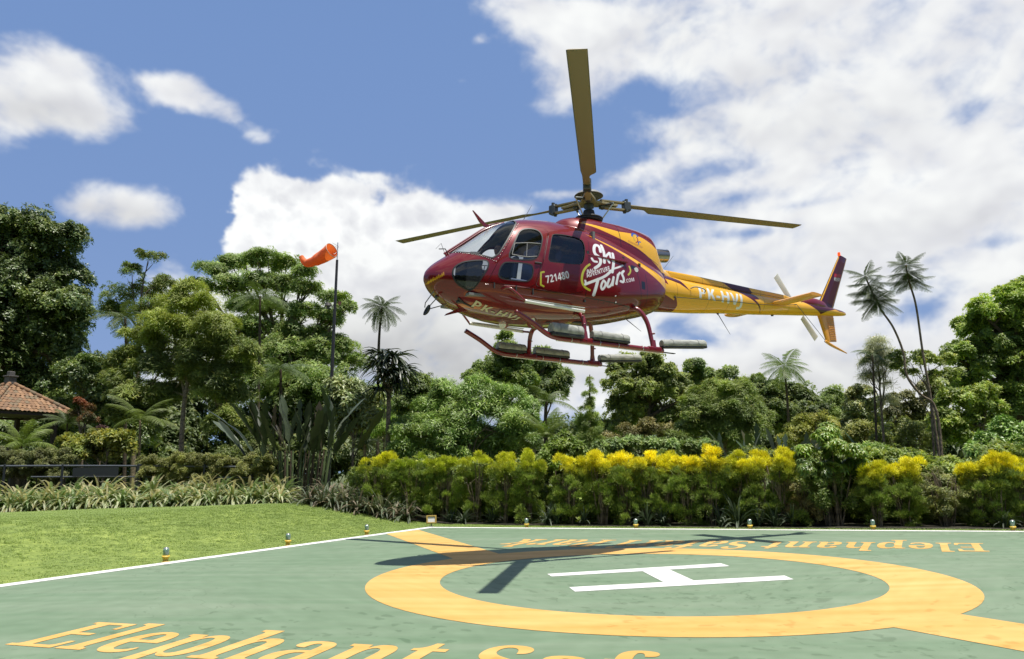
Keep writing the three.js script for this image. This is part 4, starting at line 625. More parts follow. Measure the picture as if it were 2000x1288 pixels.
class Leaves {                                               // collects leaf blades with their own tints
  constructor() { this.p = []; this.c = []; this.i = []; this.n = []; }
  v(a, c) { this.p.push(a.x, a.y, a.z); this.c.push(c[0], c[1], c[2]); return this.p.length / 3 - 1; }
  // a blade from base along dir; side is its width direction; widths along it; droop bends it down
  blade(base, dir, side, len, wid, col, { segs = 2, droop = 0.25, fold = 0.25, shape = null, tipCol = null } = {}) {
    const d = dir.clone().normalize(), s = side.clone().normalize(), up = s.clone().cross(d).normalize(); if (up.y < 0) { up.negate(); }
    let p = base.clone(), dd = d.clone(); const rows = [];
    for (let k = 0; k <= segs; k++) {
      const t = k / segs, w = wid * (shape ? shape(t) : Math.sin(Math.PI * Math.pow(clamp(t * 0.94 + 0.06), 0.8)));
      const c = tipCol ? [0, 1, 2].map((q) => lerp(col[q], tipCol[q], t)) : col;
      if (k === segs || w < 1e-4) rows.push([this.v(p, c)]);
      else rows.push([this.v(p.clone().addScaledVector(s, -w / 2).addScaledVector(up, w * fold), c), this.v(p, c), this.v(p.clone().addScaledVector(s, w / 2).addScaledVector(up, w * fold), c)]);
      p = p.clone().addScaledVector(dd, len / segs); dd = dd.clone().add(V(0, -droop / segs * 1.6, 0)).normalize();
    }
    for (let k = 0; k < segs; k++) {
      const a = rows[k], b = rows[k + 1];
      if (a.length === 3 && b.length === 3) this.i.push(a[0], a[1], b[0], a[1], b[1], b[0], a[1], a[2], b[1], a[2], b[2], b[1]);
      else if (a.length === 3) this.i.push(a[0], a[1], b[0], a[1], a[2], b[0]);
      else if (b.length === 3) this.i.push(a[0], b[1], b[0], a[0], b[2], b[1]);
    }
  }
  geo() { const g = new THREE.BufferGeometry(); g.setAttribute('position', new THREE.Float32BufferAttribute(this.p, 3)); g.setAttribute('color', new THREE.Float32BufferAttribute(this.c, 3)); g.setIndex(this.i); g.computeVertexNormals(); return g; }
}
const unit = (r) => { const z = r() * 2 - 1, a = r() * TAU, q = Math.sqrt(1 - z * z); return V(q * Math.cos(a), z, q * Math.sin(a)); };
function twig(seed, { n = 14, R = 0.32, len = 0.22, wid = 0.09, flat = 0.5, droop = 0.3, fold = 0.2, yellow = 0.06, vary = 0.25, rise = 0.12 }) {
  const r = rng(seed), L = new Leaves();
  for (let k = 0; k < n; k++) {
    const o = unit(r); o.y = Math.abs(o.y) * 0.9 - 0.15; const base = o.clone().multiplyScalar(R * Math.cbrt(r()) * 0.85);
    const dir = o.clone().lerp(unit(r), 0.62); dir.y *= flat * 0.7; dir.y += rise; dir.normalize();
    const side = V(0, 1, 0).cross(dir).normalize().lerp(unit(r), 0.22).cross(dir).cross(dir).negate().normalize();
    const b = 1 + (r() - 0.5) * 2 * vary, y = r() < yellow ? 1.6 : 0.88 + r() * 0.14;
    L.blade(base, dir, side.lengthSq() ? side : V(1, 0, 0), len * (0.7 + r() * 0.6), wid * (0.8 + r() * 0.4), [b * y, b * (y > 1.5 ? 1.4 : 1), b * 0.9], { segs: 2, droop, fold });
  }
  return L.geo();
}
const TW = {
  broad: [twig(1, { n: 16, R: 0.34, len: 0.24, wid: 0.11 }), twig(2, { n: 16, R: 0.34, len: 0.24, wid: 0.11 })],
  small: [twig(3, { n: 22, R: 0.30, len: 0.14, wid: 0.065 }), twig(4, { n: 22, R: 0.3, len: 0.14, wid: 0.065 })],
  narrow: [twig(5, { n: 22, R: 0.36, len: 0.27, wid: 0.05, droop: 0.35 }), twig(6, { n: 22, R: 0.36, len: 0.27, wid: 0.05, droop: 0.35 })],
  big: [twig(7, { n: 11, R: 0.4, len: 0.42, wid: 0.17, droop: 0.5 }), twig(8, { n: 11, R: 0.4, len: 0.42, wid: 0.17, droop: 0.5 })],
  layer: [twig(9, { n: 22, R: 0.5, len: 0.34, wid: 0.10, flat: 0.15, droop: 0.15 }), twig(10, { n: 22, R: 0.5, len: 0.34, wid: 0.1, flat: 0.15, droop: 0.15 })],
  fine: [twig(11, { n: 34, R: 0.28, len: 0.13, wid: 0.028, droop: 0.3, flat: 1 }), twig(12, { n: 34, R: 0.28, len: 0.13, wid: 0.028, droop: 0.3, flat: 1 })],
  spray: [twig(15, { n: 24, R: 0.34, len: 0.26, wid: 0.05, rise: 1.1, droop: 0.25 }), twig(16, { n: 24, R: 0.34, len: 0.26, wid: 0.05, rise: 1.1, droop: 0.25 })],
  hang: [twig(13, { n: 30, R: 0.3, len: 0.6, wid: 0.022, droop: 1.6, flat: 0.6 }), twig(14, { n: 30, R: 0.3, len: 0.6, wid: 0.022, droop: 1.6, flat: 0.6 })],
};
// foliage of one plant: clusters of leaves gathered in clumps over each lobe
function foliage(parent, lobes, o, seed, name = 'crown') {
  const r = rng(seed * 7919 + 13), M = [], C = [], q = new THREE.Quaternion(), org = parent.position, kind = TW[o.leaf || 'broad'];
  const S = (o.scale || 1) * 0.66, dens = o.dens || 1, m4 = new THREE.Matrix4(), Y = V(0, 1, 0), col = new THREE.Color();
  for (const lb of lobes) {
    const rr = lb.r, ns = Math.max(5, Math.round((o.clumps || 11) * Math.pow(rr / S, 1.5))), per = Math.max(4, Math.round(dens * 205 * rr * rr / (S * S) / ns));
    for (let s = 0; s < ns; s++) {
      const d = unit(r); if (d.y < -0.25 && r() < 0.75) d.y *= -1;
      const cr = rr * lerp(0.28, 0.6, r()), cc = V(d.x * rr, d.y * rr * (lb.f || 0.85), d.z * rr).multiplyScalar(lerp(0.35, 0.98, Math.sqrt(r()))).add(lb.c);
      const tone = 0.82 + r() * 0.36, hue = r();
      for (let k = 0; k < per; k++) {
        const e = unit(r), rad = cr * Math.pow(r(), 0.4) * (r() < 0.07 ? 1.35 : 1), p = V(e.x * rad, e.y * rad * 0.75, e.z * rad).add(cc);
        if (noise(p.x * 0.95 / Math.sqrt(S), p.y * 1.2 / Math.sqrt(S), p.z * 0.95 / Math.sqrt(S) + seed) < (o.gap ?? -0.42)) continue;
        const out = p.clone().sub(lb.c).normalize().lerp(e, 0.5).lerp(Y, 0.45).normalize();
        q.setFromUnitVectors(Y, out).multiply(new THREE.Quaternion().setFromAxisAngle(Y, r() * TAU));
        const sc = S * lerp(0.7, 1.25, r());
        m4.compose(p.sub(org), q, V(sc, sc, sc)); M.push(m4.clone());
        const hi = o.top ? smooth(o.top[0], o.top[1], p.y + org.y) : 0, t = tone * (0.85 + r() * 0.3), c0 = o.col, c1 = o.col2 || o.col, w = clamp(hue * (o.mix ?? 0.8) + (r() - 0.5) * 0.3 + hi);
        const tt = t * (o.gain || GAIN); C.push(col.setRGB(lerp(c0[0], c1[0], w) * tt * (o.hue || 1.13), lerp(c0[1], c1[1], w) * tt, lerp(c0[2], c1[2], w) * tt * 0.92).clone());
      }
    }
  }
  for (let h = 0; h < 2; h++) {
    const pick = M.map((_, i) => i).filter((i) => i % 2 === h), im = new THREE.InstancedMesh(kind[h], PM[o.mat || 'leaf'], pick.length);
    pick.forEach((i, k) => { im.setMatrixAt(k, M[i]); im.setColorAt(k, C[i]); });
    im.name = name; im.castShadow = im.receiveShadow = true; im.userData.kind = 'stuff'; parent.add(im);
  }
  COUNT += M.length;
}

const lobesAt = (list, D, seed) => { const r = rng(seed); return list.map(([x, y, rad, dz = 0, f]) => ({ c: at(x, y, D + dz + (r() - 0.5) * rad * MPP(D) * 1.2), r: rad * MPP(D), f })); };
function tree({ name = 'tree', label, cat = 'tree', group, D, lobes, trunk, r0 = 0.14, bark = 'bark', limbs = true, base, ...o }) {
  const seed = ++SEED, L = lobesAt(lobes, D, seed); { const q = rng(seed + 77); for (const b of L.slice()) { const full = b.r; b.r *= 0.88; if (!o.plain) for (let k = 0; k < 2; k++) { const d = unit(q); d.y = Math.abs(d.y) * 0.8; L.push({ c: b.c.clone().addScaledVector(V(d.x, d.y * (b.f || 0.85), d.z), full * lerp(0.7, 1.0, q())), r: full * lerp(0.3, 0.48, q()), f: b.f, sat: 1 }); } } }
  const t0 = trunk ? trunk[0] : [lobes.reduce((s, l) => s + l[0], 0) / lobes.length, 0];
  const foot = at(t0[0], 900, D); foot.y = base ?? groundY(foot.x, D) - 0.05; if (D > 32) foot.y -= 0.2;
  const root = thing(name, label, cat, foot.toArray(), 0, group);
  const pts = [foot.clone()]; const r = rng(seed + 5);
  if (trunk) for (const [x, y] of trunk.slice(trunk[0][1] > 880 ? 1 : 0)) pts.push(at(x, y, D)); else { const top = L.reduce((a, b) => a.c.y > b.c.y ? a : b).c; pts.push(foot.clone().lerp(top, 0.45).add(V((r() - 0.5) * 0.3, 0, (r() - 0.5) * 0.3)), foot.clone().lerp(top, 0.9)); }
  const rel = (a) => a.map((p) => p.clone().sub(foot)), n = pts.length, rad = pts.map((_, i) => lerp(r0, r0 * 0.3, i / (n - 1)));
  const geos = [tube(rel(pts), rad, 9, 6 * (n - 1))];
  if (limbs) { const cv = new THREE.CatmullRomCurve3(pts); for (const lb of L) { if (lb.sat) continue; const t = clamp(0.35 + r() * 0.55), a = cv.getPoint(t), b = lb.c.clone().addScaledVector(unit(r), lb.r * 0.4); const mid = a.clone().lerp(b, 0.5).add(V((r() - 0.5) * 0.4, lb.r * 0.25, (r() - 0.5) * 0.4)); geos.push(tube(rel([a, mid, b]), [r0 * 0.42, r0 * 0.3, r0 * 0.1], 6, 8)); for (let k = 0; k < 3; k++) { const e = lb.c.clone().addScaledVector(unit(r), lb.r * 0.85); geos.push(tube(rel([mid.clone().lerp(b, 0.4), mid.clone().lerp(e, 0.6).add(V(0, 0.1, 0)), e]), [r0 * 0.2, r0 * 0.13, 0.006], 5, 6)); } } }
  mesh('trunk', merged(geos), PM[bark], root);
  foliage(root, L, o, seed);
  return root;
}
// fern fronds: feathered both sides, growing along +X and arching
function frondGeo(seed, { len = 2, n = 20, wide = 0.46, arch = 0.9, col = [0.12, 0.17, 0.07], teeth = 6 }) {
  const r = rng(seed), L = new Leaves(); col = [col[0] * 1.35, col[1] * 1.2, col[2] * 0.75]; let p = V(0, 0, 0), d = V(1, 0.25, 0).normalize(); const pts = [p.clone()];
  for (let k = 0; k < n; k++) { p = p.clone().addScaledVector(d, len / n); d = d.clone().add(V(0, -arch / n, 0)).normalize(); pts.push(p.clone()); }
  for (let k = 2; k < n; k++) for (const s of [-1, 1]) {
    const t = k / n, w = wide * Math.pow(Math.sin(Math.PI * clamp(t * 0.88 + 0.1)), 0.8) * (0.85 + r() * 0.3), ax = pts[k].clone().sub(pts[k - 1]).normalize(), dir = V(0, -0.18 - r() * 0.2, s).addScaledVector(ax, 0.45).normalize();
    const b = 0.8 + r() * 0.4, c = col.map((q) => q * b);
    if (teeth) { for (let j = 1; j <= teeth; j++) for (const e of [-1, 1]) { const u = j / (teeth + 0.6), q = pts[k].clone().addScaledVector(dir, w * u).add(V(0, -w * 0.22 * u * u, 0)); L.blade(q, dir.clone().multiplyScalar(0.55).addScaledVector(ax, e), dir, w * 0.27 * (1.25 - u * 0.8), w * 0.13, c, { segs: 1, droop: 0, fold: 0, shape: () => 1 }); } L.blade(pts[k], dir, ax, w, 0.012, c, { segs: 2, droop: 0.25, fold: 0, shape: () => 1 }); }
    else L.blade(pts[k], dir, ax, w, 0.05 + w * 0.03, c, { segs: 3, droop: 0.7, fold: 0.25, shape: (x) => 1 - 0.8 * x });
  }
  for (let k = 0; k < n; k += 1) { const a = pts[k], b = pts[k + 1], c = col.map((q) => q * 0.8); for (const sd of [V(0, 0, 1), V(0, 1, 0)]) L.blade(a, b.clone().sub(a), sd, a.distanceTo(b), lerp(0.035, 0.012, k / n), c, { segs: 1, droop: 0, fold: 0, shape: () => 1 }); }
  return L.geo();
}
const FEATHER = [7, 8, 9].map((k) => frondGeo(k, { len: 2, arch: 0.2 + (k - 7) * 0.25, wide: 0.5 })), FERN = [1, 2, 3].map((k) => frondGeo(k, { len: 2, arch: 0.75 + k * 0.2 })), PALM = [4, 5, 6].map((k) => frondGeo(k, { len: 2.2, n: 30, wide: 0.6, arch: 1.2, teeth: 0, col: [0.14, 0.20, 0.06] }));
function fronds(parent, top, n, len, geos, { lift = [-0.2, 1.0], tint, mat = 'leaf', seed = 1, lean = null }) {
  const r = rng(seed * 31 + 7), m = tint ? (() => { const k = PM[mat].clone(); k.color.copy(lin(...tint)); return k; })() : PM[mat];
  for (let k = 0; k < n; k++) {
    const f = mesh('frond', geos[k % geos.length], m, parent); f.position.copy(top); const q = lerp(lift[0], lift[1], (k * 0.7548) % 1);
    f.rotation.set((r() - 0.5) * 0.5, k / n * TAU + (r() - 0.5) * 0.5, q, 'YZX'); f.scale.setScalar(len / 2 * (0.85 + r() * 0.3)); if (lean) f.position.add(lean);
  }
}
function treeFern({ name = 'tree_fern', label, D, trunk, top, len, n = 16, r0 = 0.09, lift, tint, cat = 'tree fern', group, bark = 'barkDark', geos = FERN, tiers = [0] }) {
  const foot = at(trunk[0][0], 900, D); foot.y = groundY(foot.x, D) - 0.25; const root = thing(name, label, cat, foot.toArray(), 0, group);
  const pts = [foot.clone(), ...trunk.slice(1).map(([x, y]) => at(x, y, D)), at(top[0], top[1], D)].map((p) => p.sub(foot));
  mesh('trunk', tube(pts, pts.map((_, i) => lerp(r0, r0 * 0.6, i / (pts.length - 1))), 8, 8 * (pts.length - 1)), PM[bark], root);
  const e = pts[pts.length - 1], q = pts[pts.length - 2], dn = q.clone().sub(e).normalize(); tiers.forEach((t, k) => fronds(root, e.clone().addScaledVector(dn, t), Math.ceil(n / tiers.length), len * (1 + k * 0.08), geos, { lift: k ? [lift[0] - 0.25, lift[1] - 0.5] : lift, tint, seed: ++SEED }));
  return root;
}
// sword-leaved clumps
function swordGeo(seed, { n = 46, len = 0.75, wid = 0.045, spread = 1, droop = 1.0, cols, up = 0.25, r0 = 0.08, edge = null }) {
  const r = rng(seed), L = new Leaves();
  for (let k = 0; k < n; k++) {
    const a = r() * TAU, e = up + Math.pow(r(), 0.8) * 1.15, dir = V(Math.cos(a) * Math.cos(e) * spread, Math.sin(e), Math.sin(a) * Math.cos(e) * spread).normalize(), side = V(-Math.sin(a), 0, Math.cos(a)), c = cols[Math.floor(r() * cols.length)], b = 0.75 + r() * 0.5;
    L.blade(V(Math.cos(a) * r0 * r(), r() * r0, Math.sin(a) * r0 * r()), dir, side, len * (0.65 + r() * 0.5), wid * (0.8 + r() * 0.4), c.map((q) => q * b), { segs: 5, droop: droop * (0.6 + r() * 0.8), fold: 0.3, shape: (t) => Math.min(1, 0.55 + t * 1.6) * Math.sqrt(Math.max(0, 1 - t * t * t)) });
  }
  return L.geo();
}

// ------------------------------------------------------------------ trees and tall plants, from the left, far to near
const dk = [0.034, 0.054, 0.018], md = [0.055, 0.088, 0.022], lt = [0.11, 0.165, 0.03], ol = [0.075, 0.085, 0.022];
tree({ label: 'tall dense dark tree at the left edge above the tiled pavilion', D: 41, r0: 0.4, bark: 'barkDark', leaf: 'broad', col: dk, col2: [0.06, 0.082, 0.022], dens: 1.0, scale: 1.25, clumps: 9, mat: 'gloss',
  lobes: [[0,450,50],[-40,520,60],[30,560,60],[55,455,58],[110,468,52],[20,500,62],[85,525,66],[140,555,46],[30,580,80],[100,610,74],[10,660,92],[80,690,80],[140,640,40],[40,760,90],[110,770,70],[-60,600,110],[-60,720,110],[150,720,50]] });
tree({ label: 'thin wispy tree with open twigs against the blue sky', D: 47, r0: 0.16, leaf: 'small', col: md, col2: ol, dens: 0.5, scale: 1.2, clumps: 9, trunk: [[262, 900], [270, 700], [276, 560]],
  lobes: [[290,505,24],[262,535,26],[235,580,34],[290,570,36],[325,560,28],[215,615,32],[260,620,36],[310,610,40],[345,575,20]] });
tree({ label: 'broad tree with flat layered crowns behind the windsock pole', D: 54, r0: 0.3, leaf: 'layer', col: [0.062, 0.095, 0.03], col2: [0.10, 0.135, 0.042], dens: 0.62, plain: 1, scale: 1.0, clumps: 12, gap: -0.1, trunk: [[560, 900], [555, 740], [545, 640]],
  lobes: [[415,528,34,0,.35],[460,516,36,0,.3],[505,505,36,0,.3],[550,514,36,0,.3],[590,530,28,0,.3],[392,556,24,0,.4],[445,560,40,0,.3],[500,550,36,0,.3],[550,556,40,0,.3],[605,562,32,0,.3],[652,582,28,0,.3],[480,600,36,0,.3],[535,598,34,0,.3],[590,610,40,0,.3],[640,622,32,0,.35],[672,602,16,0,.4],[500,640,40,0,.35],[560,650,40,0,.35],[615,660,40,0,.4],[660,672,30,0,.4],[470,670,44,0,.4],[560,690,66,0,.5],[640,690,54,0,.55],[685,715,36,0,.6],[500,740,70,0,.6],[600,760,80,0,.6],[670,780,60,0,.6],[680,600,18,0,.5]] });
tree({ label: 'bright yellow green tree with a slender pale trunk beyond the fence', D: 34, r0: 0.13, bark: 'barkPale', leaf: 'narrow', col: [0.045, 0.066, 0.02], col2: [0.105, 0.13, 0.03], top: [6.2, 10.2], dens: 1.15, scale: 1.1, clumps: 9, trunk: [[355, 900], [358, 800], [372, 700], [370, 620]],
  lobes: [[372,572,26],[345,600,34],[398,606,36],[320,640,40],[372,645,40],[428,640,42],[285,672,42],[345,690,44],[405,690,46],[458,690,36],[240,705,38],[300,725,44],[365,740,44],[430,740,44],[480,728,26],[225,745,34],[270,775,42],[320,775,36],[410,775,40],[455,780,38],[285,820,30],[440,825,36],[245,815,28],[475,840,26]] });
tree({ name: 'shrub', label: 'dark glossy leafed thicket behind the pavilion roof', cat: 'shrub', D: 38, r0: 0.1, leaf: 'broad', col: dk, col2: [0.07, 0.10, 0.025], dens: 1.0, clumps: 9, mat: 'gloss', lobes: [[160,740,50],[210,770,45],[120,800,40],[180,820,50],[230,830,46],[90,850,36],[270,850,40],[20,850,50]] });
tree({ name: 'shrub', label: 'shrub with orange red blossom heads beside the pavilion', cat: 'shrub', D: 32.5, r0: 0.06, leaf: 'small', gain: 1.5, col: [0.07, 0.10, 0.03], col2: [0.24, 0.10, 0.045], top: [4.2, 5.0], dens: 0.8, scale: 0.7, lobes: [[155,790,11],[175,801,9],[168,818,13],[150,812,10],[180,822,10]] });
tree({ name: 'shrub', label: 'yellow green shrub with broad leaves in front of the dark thicket', cat: 'shrub', D: 29.5, r0: 0.05, leaf: 'broad', gain: 2.5, col: [0.10, 0.135, 0.03], col2: [0.2, 0.21, 0.05], dens: 0.9, scale: 0.9, clumps: 12, lobes: [[135,868,22],[165,885,26],[200,872,30],[235,860,24],[215,890,26],[245,880,18],[180,895,20]] });
tree({ name: 'shrub', label: 'small dark red leafed shrub among the green bushes', cat: 'shrub', D: 31, r0: 0.04, leaf: 'narrow', gain: 1.3, col: [0.06, 0.014, 0.02], col2: [0.09, 0.03, 0.03], dens: 0.7, plain: 1, scale: 0.7, lobes: [[190,848,9],[200,840,7],[184,860,8]] });
treeFern({ name: 'palm', label: 'young palm with arching fronds in front of the pale trunk', D: 30.5, cat: 'palm', trunk: [[272, 900], [273, 850]], top: [273, 822], len: 1.6, n: 9, r0: 0.06, lift: [0.1, 1.25], geos: PALM, tint: [1.1, 1.15, 1.1], bark: 'bark' });
treeFern({ name: 'palm', label: 'low palm with bright drooping fronds at the left edge', D: 29.5, cat: 'palm', trunk: [[38, 900], [40, 890]], top: [42, 872], len: 1.35, n: 10, r0: 0.05, lift: [0.2, 1.3], geos: PALM, tint: [1.4, 1.5, 1.1] });
treeFern({ name: 'palm', label: 'palm with spiky fronds under the pavilion eave', D: 33, cat: 'palm', trunk: [[130, 900], [130, 850]], top: [131, 828], len: 1.1, n: 11, r0: 0.05, lift: [0.1, 1.2], geos: PALM, tint: [0.6, 0.7, 0.7] });
treeFern({ label: 'feathery tree fern rising left of the bright tree', D: 37, trunk: [[248, 900], [246, 700]], top: [244, 622], len: 1.9, n: 11, lift: [-0.2, 0.7], tint: [0.9, 1.0, 0.8] });
treeFern({ label: 'tree fern spreading in front of the layered tree', D: 44, trunk: [[505, 900], [507, 640]], top: [508, 580], len: 2.4, n: 12, lift: [-0.3, 0.6], tint: [1.0, 1.15, 0.9] });
treeFern({ label: 'low tree fern left of the banana clump below the windsock', D: 36, trunk: [[548, 900], [548, 760]], top: [548, 722], len: 1.9, n: 12, lift: [-0.3, 0.6], tint: [0.8, 1.0, 0.75] });
treeFern({ label: 'tree fern on a thin bare trunk alone against grey cloud', D: 38, trunk: [[738, 900], [739, 700], [741, 650]], top: [746, 600], len: 1.35, n: 22, r0: 0.085, lift: [-0.75, 0.95], tint: [0.6, 0.7, 0.62] });
tree({ name: 'shrub', label: 'dark clipped hanging shrub behind the sword leaf clump', cat: 'shrub', D: 31, r0: 0.05, leaf: 'small', col: [0.04, 0.06, 0.02], col2: [0.08, 0.10, 0.03], dens: 1.0, lobes: [[395,915,20],[430,905,26],[470,900,30],[335,915,20],[505,890,34],[300,915,22],[415,925,22],[470,925,26],[440,890,18]] });
tree({ label: 'pale leafed glossy tree beside the windsock pole', D: 30, r0: 0.07, leaf: 'big', col: [0.07, 0.095, 0.05], col2: [0.16, 0.185, 0.11], dens: 1.2, scale: 0.7, clumps: 12, mat: 'gloss', trunk: [[690, 900], [690, 800]], lobes: [[668,760,24],[700,765,26],[722,785,24],[680,790,30],[710,815,28],[660,805,24],[690,835,28]] });
tree({ label: 'dark round crowned tree half hidden behind the dracaena', D: 44, r0: 0.15, leaf: 'broad', col: dk, col2: [0.08, 0.11, 0.03], dens: 1.1, lobes: [[815,755,30],[840,775,30],[800,785,30],[785,810,34],[850,805,28]] });
tree({ name: 'shrub', label: 'light green feathery shrub behind the dracaena trunk', cat: 'shrub', D: 36, r0: 0.06, leaf: 'fine', col: [0.07, 0.11, 0.03], col2: [0.13, 0.18, 0.04], dens: 1.1, scale: 1.2, lobes: [[735,800,30],[745,840,36],[715,840,26],[775,850,34],[740,770,22]] });
tree({ label: 'tree with upright narrow crown directly behind the far skid', D: 42, r0: 0.16, leaf: 'broad', col: [0.05, 0.08, 0.022], col2: [0.10, 0.13, 0.03], dens: 1.1, clumps: 9, trunk: [[990, 900], [987, 760], [986, 690]], lobes: [[985,662,17],[988,688,26],[975,715,34],[1010,715,28],[945,735,30],[985,750,40],[925,740,18],[1030,745,30]] });
tree({ label: 'wide soft crowned tree right of the narrow tree under the floats', D: 46, r0: 0.16, leaf: 'layer', col: [0.05, 0.078, 0.03], col2: [0.09, 0.12, 0.04], dens: 0.8, clumps: 9, trunk: [[1040, 900], [1045, 780]], lobes: [[1040,715,28],[1070,730,28],[1095,740,20],[1060,695,14],[1085,760,20],[1040,760,34],[1060,775,20]] });
tree({ name: 'bush', label: 'large bush of glossy willow like leaves left of centre behind the hedge', cat: 'bush', D: 29.5, r0: 0.09, leaf: 'narrow', col: [0.062, 0.10, 0.028], col2: [0.12, 0.165, 0.05], dens: 1.15, scale: 0.85, clumps: 12, mat: 'gloss', lobes: [[880,775,36],[930,768,38],[985,775,34],[1025,800,28],[840,805,40],[900,815,46],[960,815,46],[1010,835,38],[800,845,38],[850,855,48],[910,860,48],[970,865,46],[1020,870,34],[790,885,30],[1040,840,20],[830,900,36],[890,905,36],[950,905,36]] });
treeFern({ name: 'palm', label: 'palm fronds showing between the willow leafed bush and conifer', D: 33, cat: 'palm', trunk: [[1066, 900], [1066, 800]], top: [1068, 785], len: 1.5, n: 8, lift: [0.0, 0.9], geos: PALM, tint: [0.8, 0.9, 0.9] });
treeFern({ name: 'palm', label: 'cycad like palm with upright fronds above the hedge gap', D: 27.5, cat: 'palm', trunk: [[1068, 900], [1068, 870]], top: [1068, 856], len: 1.15, n: 11, r0: 0.06, lift: [0.35, 1.35], geos: PALM, tint: [1.2, 1.25, 1.2] });
tree({ name: 'conifer', label: 'slim pointed conifer just right of the photo centre', cat: 'conifer', D: 33, r0: 0.07, leaf: 'fine', col: [0.06, 0.09, 0.025], col2: [0.13, 0.165, 0.04], dens: 1.5, scale: 0.8, plain: 1, gap: -0.6, clumps: 14, limbs: false, trunk: [[1152, 900], [1152, 800], [1152, 732]], lobes: [[1152,742,5],[1151,754,8],[1155,766,9],[1147,776,11],[1156,790,14],[1146,802,16],[1158,816,18],[1143,828,20],[1160,842,22],[1140,856,24],[1163,868,25],[1145,884,28],[1168,890,24],[1128,878,18]] });
tree({ label: 'large olive green tree right of the conifer under the skids', D: 41, r0: 0.28, bark: 'barkDark', leaf: 'broad', col: [0.055, 0.075, 0.022], col2: [0.10, 0.125, 0.035], dens: 1.0, clumps: 9, trunk: [[1262, 900], [1265, 800], [1270, 740]], lobes: [[1230,722,34],[1270,715,30],[1305,735,32],[1205,760,34],[1250,765,44],[1300,780,44],[1215,810,40],[1270,825,44],[1320,830,38],[1340,770,24],[1195,845,28],[1200,730,16],[1330,745,18]] });
tree({ label: 'round dark topped tree behind the bright bush right of centre', D: 46, r0: 0.2, leaf: 'broad', col: [0.045, 0.075, 0.02], col2: [0.10, 0.13, 0.03], dens: 1.1, clumps: 9, lobes: [[1362,722,24],[1380,745,30],[1350,755,30],[1425,735,22],[1440,760,24],[1400,770,34],[1475,755,22]] });
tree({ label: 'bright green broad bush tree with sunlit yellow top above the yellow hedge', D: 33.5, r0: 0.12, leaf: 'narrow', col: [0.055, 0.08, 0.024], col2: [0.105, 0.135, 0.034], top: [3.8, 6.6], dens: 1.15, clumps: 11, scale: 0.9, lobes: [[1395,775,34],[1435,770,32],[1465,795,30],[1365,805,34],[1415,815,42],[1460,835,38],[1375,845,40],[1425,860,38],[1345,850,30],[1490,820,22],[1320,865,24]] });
treeFern({ label: 'large open tree fern on a thin trunk below the tail boom', D: 39, trunk: [[1540, 900], [1538, 780]], top: [1532, 716], len: 1.7, n: 17, r0: 0.08, lift: [-0.6, 0.95], tint: [1.25, 1.4, 1.1] });
tree({ label: 'dark green tree mass beneath the open tree fern', D: 45, r0: 0.2, leaf: 'broad', col: dk, col2: [0.085, 0.11, 0.025], dens: 1.15, clumps: 9, lobes: [[1500,770,34],[1540,775,34],[1575,780,30],[1470,790,30],[1520,805,40],[1580,815,36],[1480,825,40],[1550,835,40]] });
tree({ label: 'smooth dome shaped tree below the tail rotor', D: 48, r0: 0.2, leaf: 'small', col: [0.06, 0.09, 0.024], col2: [0.10, 0.135, 0.035], dens: 1.3, scale: 1.2, clumps: 14, lobes: [[1628,786,34],[1605,805,30],[1652,805,30],[1630,825,40],[1590,830,28]] });
tree({ label: 'tree with pale shining leaf tips left of the casuarina', D: 44, r0: 0.16, leaf: 'broad', col: [0.06, 0.08, 0.035], col2: [0.15, 0.16, 0.09], dens: 1.0, mat: 'gloss', lobes: [[1680,775,24],[1700,795,24],[1670,805,26],[1695,825,28],[1655,835,24]] });
tree({ name: 'shrub', label: 'olive yellow shrub behind the banana leaves on the right', cat: 'shrub', D: 32, r0: 0.06, leaf: 'small', col: [0.075, 0.095, 0.024], col2: [0.14, 0.15, 0.04], dens: 0.95, clumps: 11, lobes: [[1590,815,26],[1565,840,28],[1615,840,28],[1590,865,30],[1545,865,26],[1640,865,26]] });
tree({ name: 'shrub', label: 'yellowish brown shrub left of the casuarina trunks', cat: 'shrub', D: 31, r0: 0.06, leaf: 'small', col: [0.065, 0.082, 0.026], col2: [0.12, 0.13, 0.04], dens: 0.95, clumps: 11, lobes: [[1690,845,26],[1660,860,26],[1715,865,24],[1680,885,26]] });
tree({ name: 'casuarina', label: 'wispy grey green casuarina with drooping needles and twin trunks', D: 28.8, r0: 0.06, leaf: 'hang', col: [0.08, 0.095, 0.06], col2: [0.14, 0.155, 0.10], dens: 0.16, plain: 1, scale: 0.9, clumps: 9, mat: 'soft', bark: 'bark', trunk: [[1728, 900], [1722, 800], [1714, 690]], lobes: [[1714,672,12],[1705,690,16],[1725,695,16],[1700,715,18],[1730,720,18],[1712,740,18],[1738,755,14],[1695,740,12],[1735,785,12],[1702,690,10]] });
treeFern({ label: 'tree fern mixed into the casuarina crown', D: 28.3, trunk: [[1708, 900], [1708, 760]], top: [1704, 692], len: 0.9, n: 10, r0: 0.05, lift: [-0.5, 0.7], tint: [0.75, 0.9, 0.8] });
treeFern({ name: 'feather_leaf_tree', cat: 'tree', label: 'slim curved trunk with feathery crown nearest the tail fin', D: 27, trunk: [[1834, 900], [1824, 790], [1800, 772], [1772, 735], [1765, 690], [1745, 640], [1718, 600]], top: [1690, 540], len: 0.76, n: 48, geos: FEATHER, tiers: [0, 0.32, 0.64, 0.95], r0: 0.052, lift: [-0.55, 0.8], tint: [0.55, 0.66, 0.52], bark: 'bark' });
